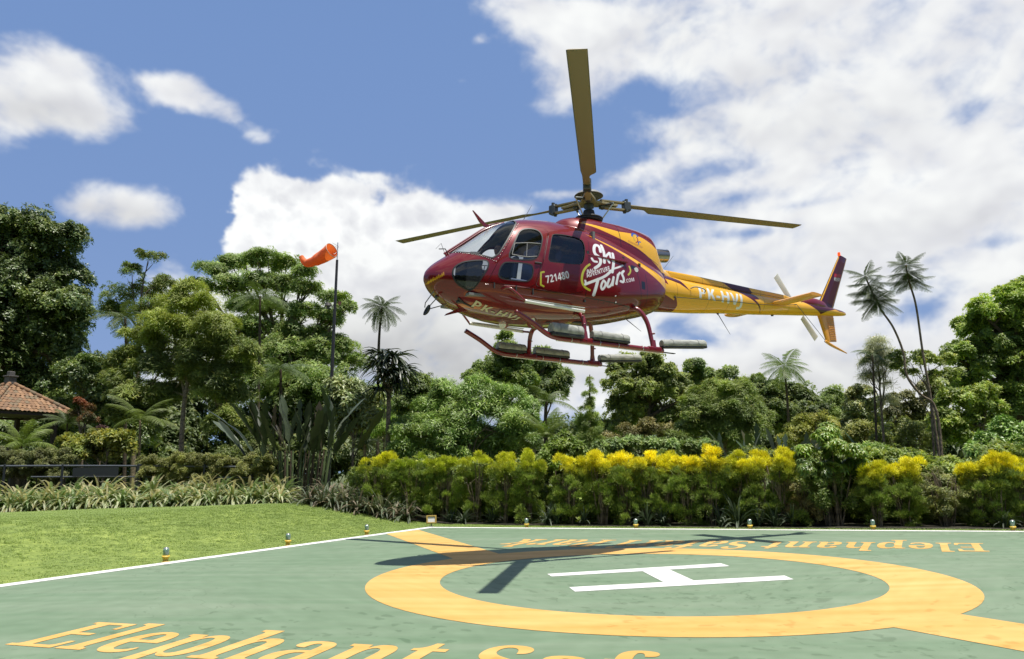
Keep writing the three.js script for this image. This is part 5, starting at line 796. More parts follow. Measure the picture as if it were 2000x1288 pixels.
treeFern({ name: 'feather_leaf_tree', cat: 'tree', label: 'slim upright trunk with feathery crown right of the curved one', D: 27.4, trunk: [[1838, 900], [1822, 800], [1803, 690], [1788, 590], [1776, 550]], top: [1770, 518], len: 0.74, n: 42, geos: FEATHER, tiers: [0, 0.3, 0.6], r0: 0.048, lift: [-0.4, 0.7], tint: [0.55, 0.66, 0.52], bark: 'bark' });
tree({ label: 'sparse leafy tree crossing the two slim trunks', D: 28, r0: 0.05, leaf: 'broad', col: [0.07, 0.095, 0.03], col2: [0.13, 0.16, 0.05], dens: 0.6, scale: 0.8, plain: 1, clumps: 11, trunk: [[1822, 900], [1818, 780], [1815, 720]], lobes: [[1745,700,16],[1770,712,20],[1800,700,18],[1820,715,22],[1850,710,20],[1785,735,18],[1835,740,24],[1865,735,20],[1755,722,14]] });
tree({ label: 'dark brown green tree behind the two slim trunks', D: 44, r0: 0.16, leaf: 'broad', col: [0.042, 0.05, 0.02], col2: [0.08, 0.085, 0.034], dens: 1.0, lobes: [[1765,785,22],[1790,800,24],[1745,805,20],[1775,830,30],[1815,760,22],[1830,790,26]] });
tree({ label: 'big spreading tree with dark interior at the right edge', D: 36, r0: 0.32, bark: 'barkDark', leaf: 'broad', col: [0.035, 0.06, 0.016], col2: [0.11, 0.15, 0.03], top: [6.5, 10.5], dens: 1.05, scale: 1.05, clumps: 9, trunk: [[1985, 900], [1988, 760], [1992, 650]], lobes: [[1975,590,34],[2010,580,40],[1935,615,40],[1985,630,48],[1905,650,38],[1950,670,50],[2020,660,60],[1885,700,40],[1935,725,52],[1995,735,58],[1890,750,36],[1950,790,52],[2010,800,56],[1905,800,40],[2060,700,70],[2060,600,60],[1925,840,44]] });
tree({ name: 'bush', label: 'light green loose bush below the big right tree', cat: 'bush', D: 31, r0: 0.07, leaf: 'broad', col: [0.06, 0.09, 0.022], col2: [0.135, 0.17, 0.035], dens: 1.0, scale: 0.9, clumps: 11, lobes: [[1870,790,34],[1905,780,28],[1855,830,34],[1895,830,34],[1840,860,28],[1885,865,30],[1930,765,20],[1940,800,22]] });
tree({ name: 'bush', label: 'bush with drooping bright leaves at the right edge above the hedge', cat: 'bush', D: 27.5, r0: 0.06, leaf: 'big', col: [0.06, 0.105, 0.03], col2: [0.13, 0.18, 0.06], dens: 1.1, scale: 0.6, clumps: 12, mat: 'gloss', lobes: [[1965,845,26],[1995,850,28],[1935,870,26],[1975,875,28],[1915,885,22],[2015,880,34],[1945,895,24]] });
tree({ name: 'bush', label: 'brown green twiggy bush behind the right part of the hedge', cat: 'bush', D: 29, r0: 0.05, leaf: 'small', col: [0.055, 0.075, 0.025], col2: [0.10, 0.12, 0.04], dens: 0.9, lobes: [[1760,840,26],[1795,850,26],[1740,870,24],[1780,880,28],[1820,875,22],[1720,890,18]] });
tree({ name: 'bush', label: 'pale broad leafed low bush above the longest yellow hedge stretch', cat: 'bush', D: 26.5, r0: 0.04, leaf: 'big', col: [0.10, 0.155, 0.06], col2: [0.17, 0.22, 0.10], gain: 2.6, dens: 1.0, scale: 0.5, clumps: 13, lobes: [[1175,876,14],[1205,872,16],[1240,868,16],[1275,870,16],[1310,872,16],[1345,876,14],[1380,874,14],[1220,886,14],[1290,886,14]] });
tree({ name: 'bush', label: 'brown tinged bush behind the pale low bush', cat: 'bush', D: 34, r0: 0.05, leaf: 'small', col: [0.055, 0.06, 0.022], col2: [0.10, 0.095, 0.04], dens: 0.9, lobes: [[1225,850,22],[1265,845,24],[1300,848,24],[1255,862,24],[1190,862,18]] });
tree({ name: 'bush', label: 'vivid green leafy bush poking over the hedge left of centre', cat: 'bush', D: 24.6, r0: 0.05, leaf: 'big', col: [0.055, 0.085, 0.02], col2: [0.10, 0.14, 0.028], dens: 1.15, scale: 0.55, clumps: 12, lobes: [[1100,868,20],[1080,882,20],[1118,886,22],[1095,905,24],[1072,910,16],[1125,915,16]] });
tree({ name: 'bush', label: 'bright round bush right of the umbrella leaf bush', cat: 'bush', D: 26, r0: 0.04, leaf: 'small', col: [0.07, 0.11, 0.028], col2: [0.14, 0.19, 0.05], dens: 1.1, scale: 0.8, lobes: [[1700,885,24],[1725,895,22],[1690,905,20],[1740,905,16]] });
tree({ name: 'conifer', label: 'tiny dark cypress tip above the right part of the hedge', cat: 'conifer', D: 27, r0: 0.03, leaf: 'fine', col: [0.02, 0.035, 0.012], dens: 1.3, scale: 0.7, limbs: false, lobes: [[1760,884,5],[1760,896,8],[1760,910,10]] });
// far woods that read as one mass, ahead and behind the viewer
function wood(name, list, label, col, col2, scale) {
  const o = new THREE.Group(); foliage(o, list, { leaf: 'broad', col, col2, dens: 0.75, scale, clumps: 9 }, ++SEED, name);
  o.children.slice().forEach((c, i) => { c.name = numbered(name); scene.add(c); tag(c, label[i], 'woodland'); c.userData.kind = 'stuff'; });
}
{
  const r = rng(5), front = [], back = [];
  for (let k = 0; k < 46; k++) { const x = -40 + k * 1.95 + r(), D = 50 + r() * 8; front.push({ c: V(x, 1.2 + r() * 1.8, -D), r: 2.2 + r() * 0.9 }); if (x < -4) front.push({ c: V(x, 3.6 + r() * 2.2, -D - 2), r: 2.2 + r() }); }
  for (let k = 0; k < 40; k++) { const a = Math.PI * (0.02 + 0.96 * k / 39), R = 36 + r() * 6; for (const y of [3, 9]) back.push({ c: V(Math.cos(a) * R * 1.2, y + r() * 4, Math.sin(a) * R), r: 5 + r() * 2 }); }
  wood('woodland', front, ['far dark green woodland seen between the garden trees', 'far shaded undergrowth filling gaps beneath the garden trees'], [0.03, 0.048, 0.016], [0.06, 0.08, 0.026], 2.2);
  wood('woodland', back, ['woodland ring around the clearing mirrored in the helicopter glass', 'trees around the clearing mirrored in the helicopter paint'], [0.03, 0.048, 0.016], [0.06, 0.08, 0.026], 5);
}

// ------------------------------------------------------------------ hedge, leaf clumps, fence, pavilion, lamps, windsock, grass
const ORD = ['first', 'second', 'third', 'fourth', 'fifth', 'sixth', 'seventh', 'eighth', 'ninth', 'tenth', 'eleventh', 'twelfth', 'thirteenth', 'fourteenth', 'fifteenth', 'sixteenth', 'seventeenth', 'eighteenth', 'nineteenth', 'twentieth', 'twenty first', 'twenty second', 'twenty third', 'twenty fourth'];
const along = (tab, x) => { let i = 0; while (i < tab.length - 2 && x > tab[i + 1][0]) i++; const [a, b] = [tab[i], tab[i + 1]]; return a[1] + (b[1] - a[1]) * (x - a[0]) / (b[0] - a[0]); };
const HEDGE_D = [[680, 24.9], [850, 24.5], [1000, 23.4], [1200, 22.2], [1500, 21.0], [2000, 19.6]];
{ // bare soil and leaf litter under the planting
  const soilTex = noiseTexture(256, (u, v) => { const n = tileNoise(u, v, 10, 14, 5), m = tileNoise(u, v, 50, 3, 2); return [38 + n * 36 + m * 30, 34 + n * 32 + m * 26, 22 + n * 22 + m * 18]; });
  const a = [], N = 60; for (let i = 0; i <= N; i++) { const px = -500 + 3200 * i / N, D = px < 690 ? along([[-500, 22.2], [0, 22.8], [300, 24], [570, 24.6], [690, 24.3]], px) : along([[690, 24.3], [850, 24.0], [1000, 22.7], [1200, 21.5], [1500, 20.3], [2000, 18.8], [2700, 17.2]], px); for (const k of [0.35, 1.2, 2.5, 5, 9, 15, 30]) { const p = at(px, 950, D + k); a.push([p.x, groundY(p.x, -p.z) + 0.03 - (k > 9 ? 0.2 : 0), p.z]); } }
  const idx = []; for (let i = 0; i < N; i++) for (let k = 0; k < 6; k++) { const q = i * 7 + k; idx.push(q, q + 7, q + 1, q + 1, q + 7, q + 8); }
  const g = new THREE.BufferGeometry(); g.setAttribute('position', new THREE.Float32BufferAttribute(a.flat(), 3)); g.setAttribute('uv', new THREE.Float32BufferAttribute(a.flatMap((p) => [p[0] / 2, p[2] / 2]), 2)); g.setIndex(idx); g.computeVertexNormals();
  struct('planting_bed', g, new THREE.MeshStandardMaterial({ map: soilTex, bumpMap: soilTex, bumpScale: 0.03, roughness: 1, side: THREE.DoubleSide }));
}
function hedgeShrub(px, hw, topY, amount, label, o = {}) {
  hw *= 0.84; amount *= 0.88; const seed = ++SEED, r = rng(seed), D = along(HEDGE_D, px) + 0.55 + (r() - 0.5) * 0.3 + (o.dz || 0), foot = at(px, 1000, D); foot.y = groundY(foot.x, D) - 0.02;
  const root = thing(o.name || 'hedge_shrub', label, o.cat || 'hedge shrub', foot.toArray(), 0, o.group === undefined ? 'yellow topped hedge shrubs along the far pad edge' : o.group), top = at(px, topY, D).y, H = top - foot.y, w = hw * MPP(D), st = [];
  for (let k = 0; k < (o.stems || 16); k++) { const a = r() * TAU, q = r(), b = V(Math.cos(a) * w * 0.35 * q, 0, Math.sin(a) * 0.25 * q), e = V(Math.cos(a) * w * lerp(0.5, 1, q), H * lerp(0.6, 0.88, r()), Math.sin(a) * 0.45 * q), m = b.clone().lerp(e, 0.5); m.x *= 0.8; m.add(V((r() - 0.5) * 0.12, 0.05, (r() - 0.5) * 0.1)); st.push(tube([b, m, e], [0.020, 0.016, 0.006].map((v) => v * (0.7 + r() * 0.7)), 5, 7)); if (r() < 0.7) st.push(tube([m, m.clone().lerp(e, 0.6).add(V((r() - 0.5) * 0.3, 0.1, (r() - 0.5) * 0.2)), e.clone().add(V((r() - 0.5) * 0.5, 0.1, (r() - 0.5) * 0.3))], [0.011, 0.008, 0.004], 4, 5)); }
  mesh('stems', merged(st), o.stemMat || PM.bark, root).userData.kind = 'stuff';
  const G = (x, y, z) => V(x, y, z).add(foot), low = [], n = Math.max(3, Math.round(w / 0.17));
  for (let k = 0; k < n * 4; k++) low.push({ c: G((r() * 2 - 1) * w, H * lerp(0.06, 0.66, r()), (r() - 0.5) * 0.9), r: lerp(0.16, 0.26, r()), f: 1.8 });
  foliage(root, low, { leaf: o.leaf || 'spray', col: o.col || [0.075, 0.11, 0.025], col2: o.col2 || [0.14, 0.185, 0.045], gap: -0.45, gain: 3.3, dens: (o.lowDens || 0.42), scale: 0.5, clumps: 5 }, seed, 'green_foliage');
  if (amount > 0) {
    const hi = []; for (let k = 0; k < n * 4; k++) { const u = (r() * 2 - 1); hi.push({ c: G(u * w * 0.95, H * lerp(0.54, 0.92 + 0.05 * Math.sin(px * 0.11 + u * 3), Math.sqrt(r())) + (1 - u * u) * 0.08 - 0.05, (r() - 0.5) * 0.8), r: lerp(0.11, 0.19, r()), f: 1.7 }); }
    const y1 = [lerp(0.30, 0.88, amount), lerp(0.37, 0.71, amount), 0.03];
    foliage(root, hi, { leaf: 'spray', hue: 0.95, mix: 0.3, gain: 1.25, gap: -0.6, col: [lerp(0.13, 0.16, amount), lerp(0.19, 0.215, amount), 0.045], col2: y1, top: [foot.y + H * 0.69, foot.y + H * 0.97], dens: 0.8, scale: 0.5, clumps: 5, mat: 'soft' }, seed + 9000, 'yellow_foliage');
  }
  return root;
}
const FL = ['the corner floodlight', 'the leftmost far edge lamp', 'the second far edge lamp', 'the middle far edge lamp', 'the fourth far edge lamp', 'the rightmost far edge lamp'];
for (const [px, hw, ty, am, label] of [
  [738, 38, 893, 0.62, 'lone yellow tipped hedge shrub at the left end beside the striped clumps'], [803, 40, 897, 0.12, 'mostly green hedge shrub left of ' + FL[0]], [868, 36, 893, 0.3, 'dull yellow hedge shrub just right of ' + FL[0]],
  [928, 34, 890, 0.42, 'half yellow hedge shrub midway between ' + FL[0] + ' and the next lamp'], [985, 30, 892, 0.5, 'pale yellow hedge shrub just left of ' + FL[1]], [1034, 27, 893, 0.4, 'greenish yellow hedge shrub directly behind ' + FL[1]],
  [1114, 28, 898, 0.78, 'narrow yellow topped hedge shrub standing apart behind the vivid green bush'], [1176, 30, 893, 0.92, 'first bright yellow hedge shrub right of the narrow one'], [1222, 28, 889, 0.96, 'bright golden hedge shrub just left of ' + FL[2]], [1264, 26, 887, 0.95, 'bright golden hedge shrub just right of ' + FL[2]],
  [1302, 22, 897, 0.8, 'lower yellow hedge shrub between two taller golden ones'], [1342, 28, 893, 0.92, 'orange yellow hedge shrub with a wide flat top'], [1390, 32, 884, 1.0, 'tallest golden hedge shrub with a raised tuft'], [1440, 22, 899, 0.55, 'pale hedge shrub left of ' + FL[3]], [1482, 30, 894, 0.82, 'yellow hedge shrub behind ' + FL[3]], [1528, 32, 888, 0.76, 'yellow hedge shrub beside the umbrella leaf bush'],
  [1712, 27, 916, 0.7, 'ragged yellow hedge shrub behind ' + FL[4]], [1768, 36, 909, 0.82, 'wide yellow hedge shrub right of ' + FL[4]], [1914, 22, 917, 0.85, 'low golden hedge shrub left of ' + FL[5]], [1947, 30, 894, 0.9, 'tall golden hedge shrub left of ' + FL[5]], [1994, 28, 912, 0.72, 'yellow hedge shrub at the right frame edge'],
]) hedgeShrub(px, hw, ty, am, label);
hedgeShrub(1848, 44, 898, 0, 'grey green loose shrub filling a gap in the right hedge', { name: 'shrub', cat: 'shrub', group: null, leaf: 'small', col: [0.09, 0.11, 0.05], col2: [0.16, 0.18, 0.08], lowDens: 1.1 });
hedgeShrub(1570, 30, 925, 0, 'dry brown twiggy shrub left of the umbrella leaf bush', { name: 'shrub', cat: 'shrub', group: null, leaf: 'small', col: [0.10, 0.085, 0.045], col2: [0.13, 0.14, 0.06], lowDens: 0.5, stems: 20 });
{ // umbrella-leaved bush in the hedge: drooping leaflets in whorls
  const D = 21.2, foot = at(1628, 1000, D); foot.y = groundY(foot.x, D); const root = thing('umbrella_leaf_bush', 'large dark green umbrella leaf bush breaking the yellow hedge', 'bush', foot.toArray());
  const r = rng(61), st = []; for (let k = 0; k < 13; k++) { const a = r() * TAU, e = V(Math.cos(a) * 0.75 * r(), 1.3 + r() * 0.7, Math.sin(a) * 0.5 * r()); st.push(tube([V(Math.cos(a) * 0.2, 0, Math.sin(a) * 0.15), e.clone().multiply(V(0.7, 0.55, 0.7)), e], [0.03, 0.024, 0.012], 6, 8)); } mesh('stems', merged(st), PM.bark, root).userData.kind = 'stuff';
  const L = [0, 1].map((q) => { const W = new Leaves(), rr = rng(70 + q); for (let k = 0; k < 9; k++) { const a = k / 9 * TAU + rr() * 0.2, dir = V(Math.cos(a), 0.15, Math.sin(a)); W.blade(dir.clone().multiplyScalar(0.05), dir, V(-Math.sin(a), 0, Math.cos(a)), 0.26 * (0.85 + rr() * 0.3), 0.085, [0.8 + rr() * 0.4, 0.85 + rr() * 0.3, 0.8], { segs: 4, droop: 0.8, fold: 0.2 }); } return W.geo(); });
  TW.whorl = L; const lob = [[0, 2.05, 0.45], [0.45, 1.9, 0.42], [-0.45, 1.85, 0.42], [0.1, 2.4, 0.36], [0.75, 1.55, 0.36], [-0.75, 1.5, 0.36], [0.3, 1.5, 0.4], [-0.3, 1.45, 0.4], [-0.2, 2.2, 0.3]].map(([x, y, q]) => ({ c: V(x, y * 1.0, (r() - 0.5) * 0.6).add(foot), r: q }));
  foliage(root, lob, { leaf: 'whorl', col: [0.055, 0.10, 0.02], col2: [0.15, 0.235, 0.03], top: [1.6, 2.9], gain: 1.9, dens: 0.9, scale: 0.9, clumps: 9, mat: 'gloss' }, 66, 'crown');
  const low = []; for (let k = 0; k < 12; k++) low.push({ c: V((r() * 2 - 1) * 0.85, 0.35 + r() * 0.9, (r() - 0.5) * 0.6 + 0.1).add(foot), r: 0.26 }); foliage(root, low, { leaf: 'small', col: [0.05, 0.075, 0.02], col2: [0.10, 0.13, 0.035], dens: 0.45, scale: 0.6, clumps: 6 }, 67, 'undergrowth');
}
{ // dark filler growing behind the stems of the hedge
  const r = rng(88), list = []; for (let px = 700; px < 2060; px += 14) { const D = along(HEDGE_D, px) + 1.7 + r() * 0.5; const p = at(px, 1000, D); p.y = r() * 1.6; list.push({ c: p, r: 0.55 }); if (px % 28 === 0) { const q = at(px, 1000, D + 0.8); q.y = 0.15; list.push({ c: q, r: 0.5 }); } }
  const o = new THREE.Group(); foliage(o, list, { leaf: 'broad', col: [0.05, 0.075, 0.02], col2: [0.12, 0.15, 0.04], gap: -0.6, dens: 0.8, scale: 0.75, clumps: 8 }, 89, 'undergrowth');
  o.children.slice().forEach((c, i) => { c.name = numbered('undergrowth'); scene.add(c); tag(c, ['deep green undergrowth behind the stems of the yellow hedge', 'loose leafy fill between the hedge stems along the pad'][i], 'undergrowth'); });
}
// striped leaf clumps along the lawn
const PALE = [[0.64, 0.67, 0.42], [0.54, 0.60, 0.33], [0.30, 0.40, 0.16], [0.19, 0.29, 0.09], [0.62, 0.57, 0.28]], DIM = [[0.14, 0.19, 0.09], [0.10, 0.15, 0.06], [0.32, 0.34, 0.20], [0.34, 0.27, 0.18]], CLEAN = [[0.10, 0.15, 0.08], [0.15, 0.20, 0.11], [0.07, 0.11, 0.05]];
const paleG = [1, 2, 3, 4].map((k) => swordGeo(200 + k, { n: 92, len: 0.66, wid: 0.055, droop: 1.35, cols: PALE })), dimG = [1, 2, 3].map((k) => swordGeo(300 + k, { n: 46, len: 0.75, wid: 0.05, droop: 1.3, cols: DIM })), cleanG = [1, 2, 3].map((k) => swordGeo(400 + k, { n: 30, len: 0.72, wid: 0.055, droop: 1.1, cols: CLEAN, up: 0.35 }));
function clump(geos, px, D, size, label, group, seed, y) { const r = rng(seed), p = at(px, 980, D); p.y = y ?? groundY(p.x, D); const t = thing('strap_leaf_clump', label, 'plant', p.toArray(), r() * TAU, group); const m = mesh('leaves', geos[Math.floor(r() * geos.length)], PM.leaf, t); m.userData.kind = 'stuff'; m.scale.set(size, size * (0.9 + r() * 0.25), size); return t; }
for (let k = 0; k < 19; k++) { const px = -12 + k * 31, D = along([[0, 22.9], [300, 24.1], [580, 24.8]], px) + 0.25; clump(paleG, px, D, 1.2, `${ORD[k]} cream striped leaf clump from the left in the front row by the lawn`, 'front row of cream striped clumps', 900 + k); }
for (let k = 0; k < 18; k++) { const px = 5 + k * 32, D = along([[0, 22.9], [300, 24.1], [580, 24.8]], px) + 1.15; clump(paleG, px, D, 1.65, `${ORD[k]} cream striped leaf clump from the left in the back row by the fence`, 'back row of cream striped clumps', 950 + k); }
for (let k = 0; k < 9; k++) { const px = 604 + k * 24, D = along([[590, 24.8], [690, 24.4], [800, 24.2]], px) + 0.15; clump(dimG, px, D, 1.15, `${ORD[k]} dark bronze leaf clump from the left between banana clump and hedge`, 'dark bronze leaf clumps at the lawn bend', 1000 + k); }
for (let k = 0; k < 4; k++) { const px = 640 + k * 34, D = along([[590, 24.8], [690, 24.4], [800, 24.2]], px) + 1.1; clump(dimG, px, D, 1.5, `${ORD[k]} taller dark leaf clump from the left behind the bronze ones`, 'taller dark leaf clumps at the lawn bend', 1020 + k); }
[880, 905, 962, 1068, 1086, 1140, 1262, 1292, 1405, 1440, 1482, 1512, 1546, 1958].forEach((px, k) => clump(cleanG, px, along(HEDGE_D, px) + 0.1, k === 9 ? 1.25 : 0.72 + 0.3 * ((k * 0.618) % 1), `${ORD[k]} grey green strap leaf clump from the left at the hedge foot`, 'strap leaf clumps at the hedge foot', 1050 + k));
// banana-like clumps: each broad leaf its own part
function bananaLeaf(seed, len, wid, bend) { const L = new Leaves(), r = rng(seed), n = 26, cut = [...Array(n + 1)].map(() => r() < 0.3 ? 0.35 + r() * 0.3 : 0.85 + r() * 0.2); L.blade(V(0, 0, 0), V(0, 1, 0.12), V(1, 0, 0), len, wid, [1, 1, 1], { segs: n, droop: -bend * 0 + 0.0001, fold: 0.16, shape: (t) => t < 0.55 ? 0.07 : Math.pow(Math.sin(Math.PI * clamp((t - 0.52) / 0.51)), 0.55) * cut[Math.round(t * n)] }); const g = L.geo(), p = g.attributes.position; for (let i = 0; i < p.count; i++) { const y = p.getY(i), q = y / len; p.setZ(i, p.getZ(i) + bend * q * q * len); p.setY(i, y - bend * bend * q * q * len * 0.35); } g.computeVertexNormals(); return g; }
const BL = [0, 1, 2, 3].map((k) => bananaLeaf(k + 1, 2.6, 0.24, [0.06, 0.2, 0.4, 0.12][k]));
function bananas(label, px, D, n, wide, high, cols, seed, name = 'banana_clump') {
  const r = rng(seed), foot = at(px, 960, D); foot.y = groundY(foot.x, D) - 0.1; const root = thing(name, label, 'banana plant', foot.toArray());
  const mats = cols.map((c) => { const m = PM.gloss.clone(); m.color.copy(lin(...c)); return m; });
  for (let k = 0; k < n; k++) { const u = (k + 0.5) / n * 2 - 1 + (r() - 0.5) * 0.2, x = u * wide * 0.5, m = mesh('leaf', BL[k % 4], mats[k % mats.length], root); m.position.set(x, high * 0.1 * r(), (r() - 0.5) * wide * 0.4); m.rotation.set((r() - 0.5) * 0.4, r() * TAU, -u * 0.3 + (r() - 0.5) * 0.4, 'ZXY'); m.scale.setScalar(high / 2.6 * lerp(0.72, 1.05, r())); if (k % 2 === 0) mesh('stem', tube([V(x * 0.8, 0, 0), V(x * 0.9, high * 0.25, 0.05), V(x, high * 0.5, 0)], [0.05, 0.045, 0.025], 7, 6), k % 4 ? PM.greenStem : PM.barkDark, root); }
}
bananas('tall clump of torn banana leaves left of the windsock pole', 582, 26.6, 44, 2.2, 3.6, [[0.05, 0.08, 0.03], [0.04, 0.06, 0.025], [0.14, 0.18, 0.10], [0.035, 0.055, 0.02], [0.08, 0.065, 0.03], [0.05, 0.07, 0.03], [0.04, 0.065, 0.025]], 71);
bananas('banana leaf clump rising behind the yellow hedge right of centre', 1495, 26.5, 17, 1.9, 2.9, [[0.09, 0.14, 0.075], [0.17, 0.21, 0.15], [0.08, 0.14, 0.03], [0.16, 0.16, 0.07]], 72);
bananas('pale banana leaves beside the top of the umbrella leaf bush', 1560, 25.5, 6, 0.9, 2.7, [[0.20, 0.25, 0.18], [0.13, 0.18, 0.11]], 73);
bananas('single broad banana plant under the casuarina', 1708, 29, 4, 0.6, 3.1, [[0.09, 0.16, 0.05], [0.14, 0.2, 0.1]], 74);
{ // dracaena on a trunk and a small one without
  const D = 29, foot = at(757, 900, D); foot.y = groundY(foot.x, D); const root = thing('dracaena', 'dracaena tree with heads of sword leaves on a bare trunk', 'dracaena', foot.toArray());
  const P = [[758, 832], [759, 770], [757, 735], [740, 715], [783, 728], [768, 702], [745, 692], [772, 750], [742, 765]].map(([x, y]) => at(x, y, D).sub(foot));
  mesh('trunk', tube([V(0, 0, 0), P[0], P[1], P[2]], [0.105, 0.09, 0.08, 0.06], 9, 20), PM.bark, root); each('branch', [tube([P[1], P[3], P[6]], [0.07, 0.05, 0.03], 7, 8), tube([P[1], P[4], P[4].clone().add(V(0.1, 0.15, 0))], [0.07, 0.05, 0.03], 7, 8), tube([P[2], P[5]], [0.06, 0.04], 7)], PM.bark, root);
  const g = [1, 2].map((k) => swordGeo(500 + k, { n: 60, len: 0.62, wid: 0.06, droop: 0.9, up: -0.4, r0: 0.05, cols: [[0.045, 0.07, 0.03], [0.075, 0.105, 0.045], [0.03, 0.05, 0.02]] }));
  P.slice(2).forEach((p, k) => { const m = mesh('leaf_head', g[k % 2], PM.gloss, root); m.userData.kind = 'stuff'; m.position.copy(p); m.scale.setScalar(k < 4 ? 1.65 : 1.35); m.rotation.y = k * 2; });
  const r2 = at(712, 868, 26.2), t2 = thing('dracaena', 'small spiky dracaena head above the lone yellow shrub', 'dracaena', [r2.x, groundY(r2.x, 26.2), r2.z]); const h = r2.y - groundY(r2.x, 26.2);
  mesh('trunk', tube([V(0, 0, 0), V(0.03, h * 0.5, 0), V(0, h, 0)], [0.06, 0.05, 0.05], 7, 8), PM.bark, t2); const m2 = mesh('leaf_head', swordGeo(505, { n: 70, len: 0.62, wid: 0.045, droop: 0.7, up: -0.35, r0: 0.05, cols: [[0.05, 0.085, 0.03], [0.13, 0.17, 0.08], [0.09, 0.13, 0.05]] }), PM.gloss, t2); m2.userData.kind = 'stuff'; m2.position.set(0, h, 0);
}
// clipped grey hedge and creeping hedge behind the fence
for (const [label, x0, x1, y, D, o] of [['low clipped grey green hedge under the pavilion', -60, 128, 893, 26.6, [0.085, 0.10, 0.045]], ['rough low hedge creeping over the long rail', 288, 530, 903, 26.1, [0.10, 0.115, 0.04]]]) {
  const r = rng(x1), foot = at((x0 + x1) / 2, 940, D); foot.y = groundY(foot.x, D) - 0.05; const t = thing('clipped_hedge', label, 'hedge', foot.toArray()), lob = []; for (let x = x0; x <= x1; x += 13) for (const k of [0, 1, 2]) lob.push({ c: at(x + (r() - 0.5) * 8, y + k * 17 + (r() - 0.5) * 10, D + (r() - 0.5) * 0.5), r: 0.26 });
  const st = []; for (let x = x0; x <= x1; x += 22) { const a = at(x, 950, D); a.y = groundY(a.x, D); st.push(tube([a.clone().sub(foot), at(x, y + 12, D).sub(foot)], 0.02, 5)); } mesh('stems', merged(st), PM.barkDark, t).userData.kind = 'stuff';
  foliage(t, lob, { leaf: 'small', col: o, col2: o.map((v) => v * 1.7), gain: 2.6, dens: 1.1, scale: 0.5, clumps: 7 }, x1 + 3, 'foliage');
}
{ // tubular fence
  const D = 25.9, rail = std(0.09, 0.10, 0.115, 0.4, { metalness: 0.3 }), dark = std(0.018, 0.022, 0.028, 0.55), foot = at(274, 940, D), t = thing('rail_fence', 'dark tubular rail fence with a solid panel behind the striped clumps', 'fence', foot.toArray()), q = (x, y, dz = 0) => at(x, y, D + dz).sub(foot);
  each('rail', [tube([q(0, 911), q(123, 910.5), q(274, 911)], 0.034, 10), tube([q(274, 911), q(495, 912.5)], 0.03, 10), tube([q(60, 932), q(274, 932)], 0.024, 8), tube([q(274, 932), q(495, 933.5)], 0.022, 8)], rail, t);
  const gy = groundY(foot.x, D) - foot.y - 0.1; for (const x of [10, 123, 274, 400, 492]) { const a = q(x, 907), h = a.y - gy; mesh('post', move(new RoundedBoxGeometry(x === 274 ? 0.16 : 0.06, h, x === 274 ? 0.14 : 0.06, 1, 0.01), a.x, gy + h / 2, a.z + 0.02), dark, t); }
  const a = q(145, 914), b = q(232, 930); mesh('panel', box(a.x, b.x, b.y, a.y, a.z + 0.06, a.z + 0.09), dark, t);
}
